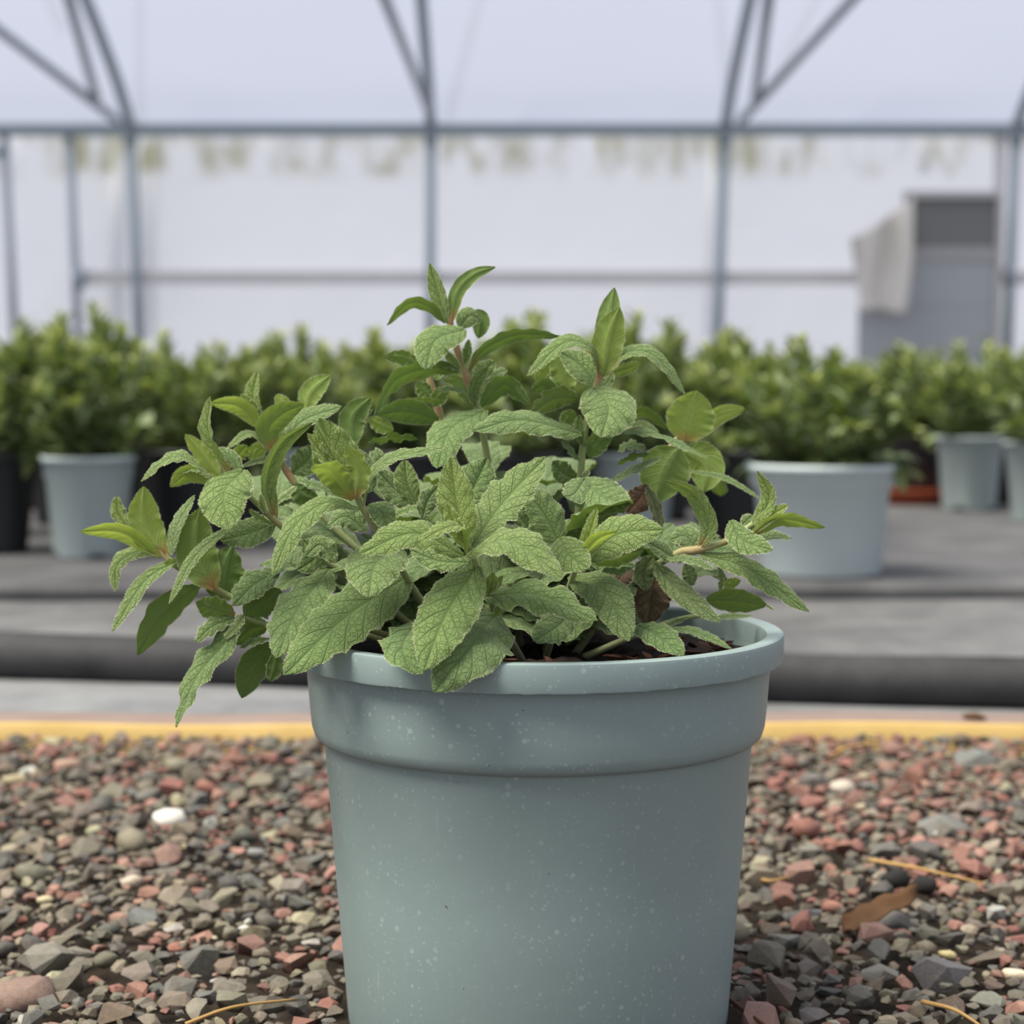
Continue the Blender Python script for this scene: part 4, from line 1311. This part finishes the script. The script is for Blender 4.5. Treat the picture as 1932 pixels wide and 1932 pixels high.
def plant(loc, kind, fol, label, group=None, s=1.0, with_pot=True):
    o = empty('potted_shrub', loc, random.uniform(0, 6.28))
    tag(o, label, 'potted shrub', group)
    o.scale = (s, s, s)
    pm, sm = POTS[kind]
    link('pot', pm, o)
    link('soil', sm, o)
    a = link('foliage', FOL[fol][0], o); a['kind'] = 'stuff'
    b = link('branch_mass', FOL[fol][1], o); b['kind'] = 'stuff'
    return o


plant(on_z(1549, 1081, zb), 'wide', 'wide', 'low bushy shrub in a wide pale grey pot at the bed edge')
plant(on_z(170, 1050, zb), 'tall', 'a', 'leafy shrub in a grey notched-foot pot between two black pots')
plant(on_z(1828, 962, zb), 'tall', 'b', 'leafy shrub in a narrow grey pot beside the terracotta saucer')
plant(on_z(1962, 985, zb), 'tall', 'c', 'leafy shrub in a grey pot across the open fabric, beyond the narrow one')
plant(on_z(562, 1024, zb), 'tall', 'b', 'leafy shrub in a grey pot standing among black pots')
plant(on_z(1195, 1036, zb), 'tall', 'c', 'leafy shrub in a grey pot next to the wide grey pot')
BL = 'leafy green shrub in a black pot hidden behind the velvety plant'
for px, py, f, lab in ((-18, 1042, 'c', 'leafy shrub in a black pot ending the front row beside the notched-foot grey pot'), (364, 1032, 'b', 'leafy shrub in a black pot between two narrow grey pots of the front row'),
                       (775, 1040, 'a', BL), (985, 1042, 'c', BL), (1386, 1030, 'b', 'leafy shrub in a black pot wedged behind the wide pale grey pot')):
    plant(on_z(px, py, zb), 'black', f, lab, 'black potted shrubs in the front row')
sp = on_z(1716, 950, zb)
so_v, so_f = lathe([(0.0, 0.0), (0.075, 0.0), (0.088, 0.028), (0.092, 0.030), (0.090, 0.032), (0.085, 0.030), (0.072, 0.006), (0.0, 0.006)], 40)
sau = link('plant_saucer', mesh('plant_saucer', so_v, so_f, M['terracotta']))
sau.location = sp
tag(sau, 'red terracotta saucer under a black pot on the bed', 'saucer')
plant(sp + Vector((0, 0, 0.006)), 'black', 'a', 'leafy shrub in a black pot standing in the terracotta saucer')
plant(on_z(1900, 950, zb), 'black', 'b', 'leafy shrub in a black pot squeezed between two narrow grey pots')
BR = 'leafy green shrub in the crowded rows towards the polythene wall'
rr = random.Random(5)
fi = 0
for d, x_from, x_to, step in ((2.24, -1.16, 0.40, 0.255), (2.58, -1.05, 0.45, 0.26), (2.95, -1.2, 0.55, 0.26), (3.45, -1.35, 1.45, 0.26), (3.90, -1.4, 1.5, 0.26), (4.4, -1.6, 1.7, 0.265)):
    x = x_from
    while x < x_to:
        f = ('a', 'b', 'c', 'a', 'b', 't')[rr.randrange(6)] if d > 2.9 else 'abc'[fi % 3]
        if x > 0.5 and f == 't': f = 'b'
        plant((x + rr.uniform(-0.012, 0.012), d + rr.uniform(-0.04, 0.04), zb), 'black', f, BR if f != 't' else 'taller leafy shrub rising above the crowded rows near the polythene wall', 'shrubs in the crowded rows' if f != 't' else 'taller shrubs in the crowded rows', rr.uniform(0.92, 1.06))
        fi += 1
        x += step

# ------------------------------------------------------------------ gravel
palette = [((0.150, 0.130, 0.095), 30), ((0.200, 0.170, 0.115), 26), ((0.110, 0.110, 0.100), 18), ((0.13, 0.085, 0.055), 10), ((0.27, 0.090, 0.065), 15), ((0.36, 0.17, 0.13), 9), ((0.30, 0.25, 0.18), 9), ((0.42, 0.38, 0.24), 2.5), ((0.62, 0.60, 0.55), 0.8), ((0.055, 0.052, 0.052), 9)]
pal_c = [p[0] for p in palette]
NV = 24
variants = [hull_mesh('stone', random.Random(i).choice((13, 16, 20)), 1, random.Random(i + 9).uniform(0.6, 0.95), random.Random(i + 30).uniform(0.4, 0.75), M['stone'], 300 + i) for i in range(NV)]
smooth_var = [hull_mesh('pebble', 26, 1, random.Random(i + 9).uniform(0.6, 0.9), random.Random(i + 30).uniform(0.5, 0.75), M['stone'], 400 + i, True) for i in range(6)]
ALLV = variants + smooth_var
vdata = []
for me in ALLV:
    co = np.array([v.co[:] for v in me.vertices])
    vdata.append((co, [tuple(p.vertices) for p in me.polygons]))

gx0, gx1, gy0, gy1 = -0.62, 0.62, -0.36, plank_f - 0.004
cell = 0.016
grid = {}
stones = []


def blocked(x, y, r, fac):
    n = 1 + int((r + 0.014) / cell)
    ci, cj = int(x // cell), int(y // cell)
    for i in range(ci - n, ci + n + 1):
        for j in range(cj - n, cj + n + 1):
            for (a, b, c) in grid.get((i, j), ()):
                if (a - x) ** 2 + (b - y) ** 2 < (fac * (r + c)) ** 2:
                    return True
    return False


def drop(x, y, r, c, kind, z=None, rot=None):
    grid.setdefault((int(x // cell), int(y // cell)), []).append((x, y, r))
    stones.append((x, y, r, c, kind, z, rot))


sr = random.Random(12)
# stones one can single out in the photograph: x, y, half width px, colour, variant
special = [(320, 1548, 40, (0.80, 0.78, 0.72), 24), (28, 1475, 30, (0.45, 0.38, 0.22), 25), (130, 1445, 36, (0.42, 0.26, 0.19), 26), (40, 1885, 80, (0.22, 0.13, 0.10), 27),
           (1772, 1842, 66, (0.095, 0.092, 0.105), 3), (1788, 1803, 20, (0.62, 0.52, 0.24), 25), (1918, 1840, 30, (0.85, 0.72, 0.52), 26), (1590, 1488, 30, (0.55, 0.48, 0.40), 24), (1627, 1523, 14, (0.50, 0.42, 0.28), 28),
           (1570, 1712, 26, (0.42, 0.17, 0.12), 29), (1680, 1745, 50, (0.17, 0.16, 0.15), 7), (1780, 1560, 58, (0.14, 0.14, 0.13), 9), (1840, 1440, 52, (0.13, 0.145, 0.14), 11), (1525, 1610, 34, (0.16, 0.155, 0.125), 12), (1480, 1775, 42, (0.16, 0.16, 0.14), 2),
           (1515, 1725, 38, (0.13, 0.135, 0.14), 5), (1410, 1700, 36, (0.20, 0.18, 0.13), 8), (1660, 1840, 40, (0.17, 0.165, 0.145), 10), (1530, 1915, 36, (0.14, 0.12, 0.12), 13), (1728, 1905, 30, (0.14, 0.11, 0.07), 14), (1865, 1890, 40, (0.18, 0.19, 0.15), 15),
           (85, 1820, 60, (0.17, 0.16, 0.13), 16), (330, 1890, 50, (0.16, 0.12, 0.09), 17), (335, 1865, 46, (0.14, 0.135, 0.12), 18), (430, 1865, 42, (0.17, 0.15, 0.12), 19), (275, 1735, 46, (0.11, 0.12, 0.12), 20), (310, 1640, 40, (0.17, 0.15, 0.12), 21), (84, 1700, 20, (0.55, 0.47, 0.28), 25),
           (250, 1665, 26, (0.55, 0.45, 0.36), 28), (560, 1680, 40, (0.15, 0.13, 0.11), 22), (285, 1505, 40, (0.14, 0.145, 0.13), 23), (485, 1610, 24, (0.22, 0.23, 0.23), 26), (210, 1915, 44, (0.13, 0.085, 0.05), 4), (140, 1800, 40, (0.19, 0.17, 0.13), 1), (600, 1850, 40, (0.15, 0.13, 0.10), 6)]
for (px, py, hw, c, k) in special:
    p = on_z(px, py, 0.004)
    dist = (p - CAM).length
    r = hw / FPX * dist
    drop(p.x, p.y, r, c, k, 0.004)
for (n, lo, hi, fac) in ((1500, 0.0085, 0.0135, 0.82), (6500, 0.0055, 0.0085, 0.66), (22000, 0.0034, 0.0055, 0.60), (26000, 0.0022, 0.0034, 0.58)):
    for _ in range(n):
        x, y = sr.uniform(gx0, gx1), sr.uniform(gy0, gy1)
        if abs(x - CAM.x) > 0.10 + 0.30 * (y - CAM.y) and sr.random() < 0.55:
            continue
        if math.hypot(x, y) < 0.078:
            continue
        r = sr.uniform(lo, hi)
        if y > gy1 - r * 0.8 or (math.hypot(x, y) < 0.079 + r):
            continue
        if blocked(x, y, r, fac):
            continue
        w = [p[1] for p in palette]
        if x > 0.16 and y > 0.18:                # reddish patch beyond the pot
            w[4] *= 3.6; w[5] *= 3.0
        elif x < -0.02 and y > 0.30:
            w[4] *= 1.8; w[5] *= 1.3
        c = sr.choices(pal_c, w)[0]
        f = sr.uniform(0.48, 1.02)
        c = tuple(min(0.9, q * f * sr.uniform(0.93, 1.07)) for q in c)
        drop(x, y, r, c, sr.randrange(len(ALLV)) if sr.random() < 0.6 else sr.randrange(NV))


def seen_size(x, y, r):
    q = Vector((x, y, 0.003)) - CAM
    c, s = math.cos(PITCH), math.sin(PITCH)
    zc = q.y * c - q.z * s
    px = 966 + FPX * q.x / zc
    py = 966 - FPX * (q.y * s + q.z * c) / zc
    hidden = 640 < px < 1385 and py < 1990 and y > -0.05
    if hidden or not (-20 < px < 1952 and py < 1950):
        return 0
    return r / zc


order = sorted(range(len(stones)), key=lambda i: -(seen_size(*stones[i][:3]) + (1 if i < len(special) else 0)))
single = set(order[:300])
bv, bf, bc = [], [], []
nb = 0
for i, (x, y, r, c, k, z, rot) in enumerate(stones):
    if z is None:
        z = r * 0.28 + sr.uniform(0.0, 0.0035)
        e = (sr.uniform(-0.5, 0.5), sr.uniform(-0.5, 0.5), sr.uniform(0, 6.28))
    else:
        e = (sr.uniform(-0.12, 0.12), sr.uniform(-0.12, 0.12), sr.uniform(-0.4, 0.4))
    if i in single:
        o = link('stone', ALLV[k], floor)
        o.location = (x, y, z)
        o.rotation_euler = e
        o.scale = (r, r, r)
        o.color = (*c, 1)
    else:
        co, fs = vdata[k]
        Rm = np.array(Matrix.LocRotScale(Vector((0, 0, 0)), Matrix.Rotation(e[2], 3, 'Z') @ Matrix.Rotation(e[0], 3, 'X'), None).to_3x3())
        bv.append(co @ Rm.T * r + np.array((x, y, z)))
        bf += [tuple(q + nb for q in f) for f in fs]
        bc.append(np.tile((*c, 1.0), (len(co), 1)))
        nb += len(co)
me = mesh('gravel', np.concatenate(bv), bf, M['stone_mix'], False)
ca = me.color_attributes.new('Col', 'FLOAT_COLOR', 'POINT')
ca.data.foreach_set('color', np.concatenate(bc).astype(np.float32).ravel())
gr = link('gravel', me, floor)
gr['kind'] = 'stuff'

# dry bits lying on the gravel
def straw(name, pts, r, mat, label, cat):
    w = smooth_path([tuple(on_z(px, py, z)) for px, py, z in pts], 16)
    vv, ff = tube([tuple(p) for p in w], [r * (1 - 0.5 * i / 15) for i in range(16)], 7)
    return tag(link(name, mesh(name, vv, ff, M[mat])), label, cat)


straw('straw_stalk', [(1640, 1622, 0.008), (1740, 1640, 0.010), (1860, 1668, 0.007)], 0.0011, 'straw', 'pale dry straw stalk lying across reddish gravel', 'straw')
straw('straw_stalk', [(1420, 1655, 0.007), (1455, 1662, 0.008), (1490, 1653, 0.007)], 0.0011, 'straw', 'short dry straw stalk close to the grey pot', 'straw')
straw('bent_straw', [(1570, 1432, 0.008), (1592, 1412, 0.018), (1660, 1402, 0.010)], 0.0016, 'straw', 'pale bent straw arching near the timber edging', 'straw')
straw('brown_twig', [(1740, 1890, 0.008), (1800, 1905, 0.010), (1850, 1935, 0.007)], 0.0011, 'straw', 'thin brown twig beside the flat dark stone', 'twig')
straw('brown_twig', [(1370, 1880, 0.006), (1410, 1910, 0.008), (1450, 1940, 0.006)], 0.0012, 'dead', 'dark brown twig lying close against the pot foot', 'twig')
straw('brown_twig', [(350, 1932, 0.006), (440, 1900, 0.010), (560, 1885, 0.007)], 0.0009, 'straw', 'long thin twig lying over small grey stones', 'twig')

# dead leaf, clods
p0 = [on_z(px, py, z) for px, py, z in ((1588, 1752, 0.007), (1640, 1728, 0.013), (1730, 1690, 0.018))]
vv, ff = [], []
for i in range(13):
    t = i / 12
    q = smooth_path([tuple(a_) for a_ in p0], 13)[i]
    w = 0.0085 * math.sin(math.pi * min(1, t * 0.92 + 0.05)) ** 0.7
    for s in (-1, -0.5, 0, 0.5, 1):
        vv.append((q[0] + 0.2 * w * s, q[1] + w * s, q[2] + 0.003 * s + 0.002 * abs(s) + 0.001 * math.sin(i * 1.7 + s)))
for i in range(12):
    for k in range(4):
        a_ = i * 5 + k
        ff.append((a_, a_ + 5, a_ + 6, a_ + 1))
dl = link('dead_leaf', mesh('dead_leaf', vv, ff, M['dead']))
md = dl.modifiers.new('thickness', 'SOLIDIFY'); md.thickness = 0.0006
tag(dl, 'curled brown dead leaf lying on the gravel', 'leaf')
for (px, py, r, lab) in ((1690, 1660, 0.0088, 'black crumbly clod beside the dry straw stalk'), (1742, 1670, 0.0080, 'smaller black clod touching the larger clod')):
    c = hull_mesh('soil_clod', 40, 1, 0.8, 0.75, M['clod'], px, True)
    o = link('soil_clod', c)
    o.location = on_z(px, py, 0.010)
    o.scale = (r, r, r)
    tag(o, lab, 'clod')
cl = link('bark_lump', hull_mesh('bark_lump', 16, 1, 0.6, 0.5, M['dead'], 77))
cl.location = on_z(1838, 1352, 0.016)
cl.scale = (0.010, 0.010, 0.010)
tag(cl, 'small brown lump of bark on top of the timber edging', 'bark')
print('leaves', NLEAF[0], 'stones', len(stones), 'tris', sum(len(m.polygons) for m in bpy.data.meshes))
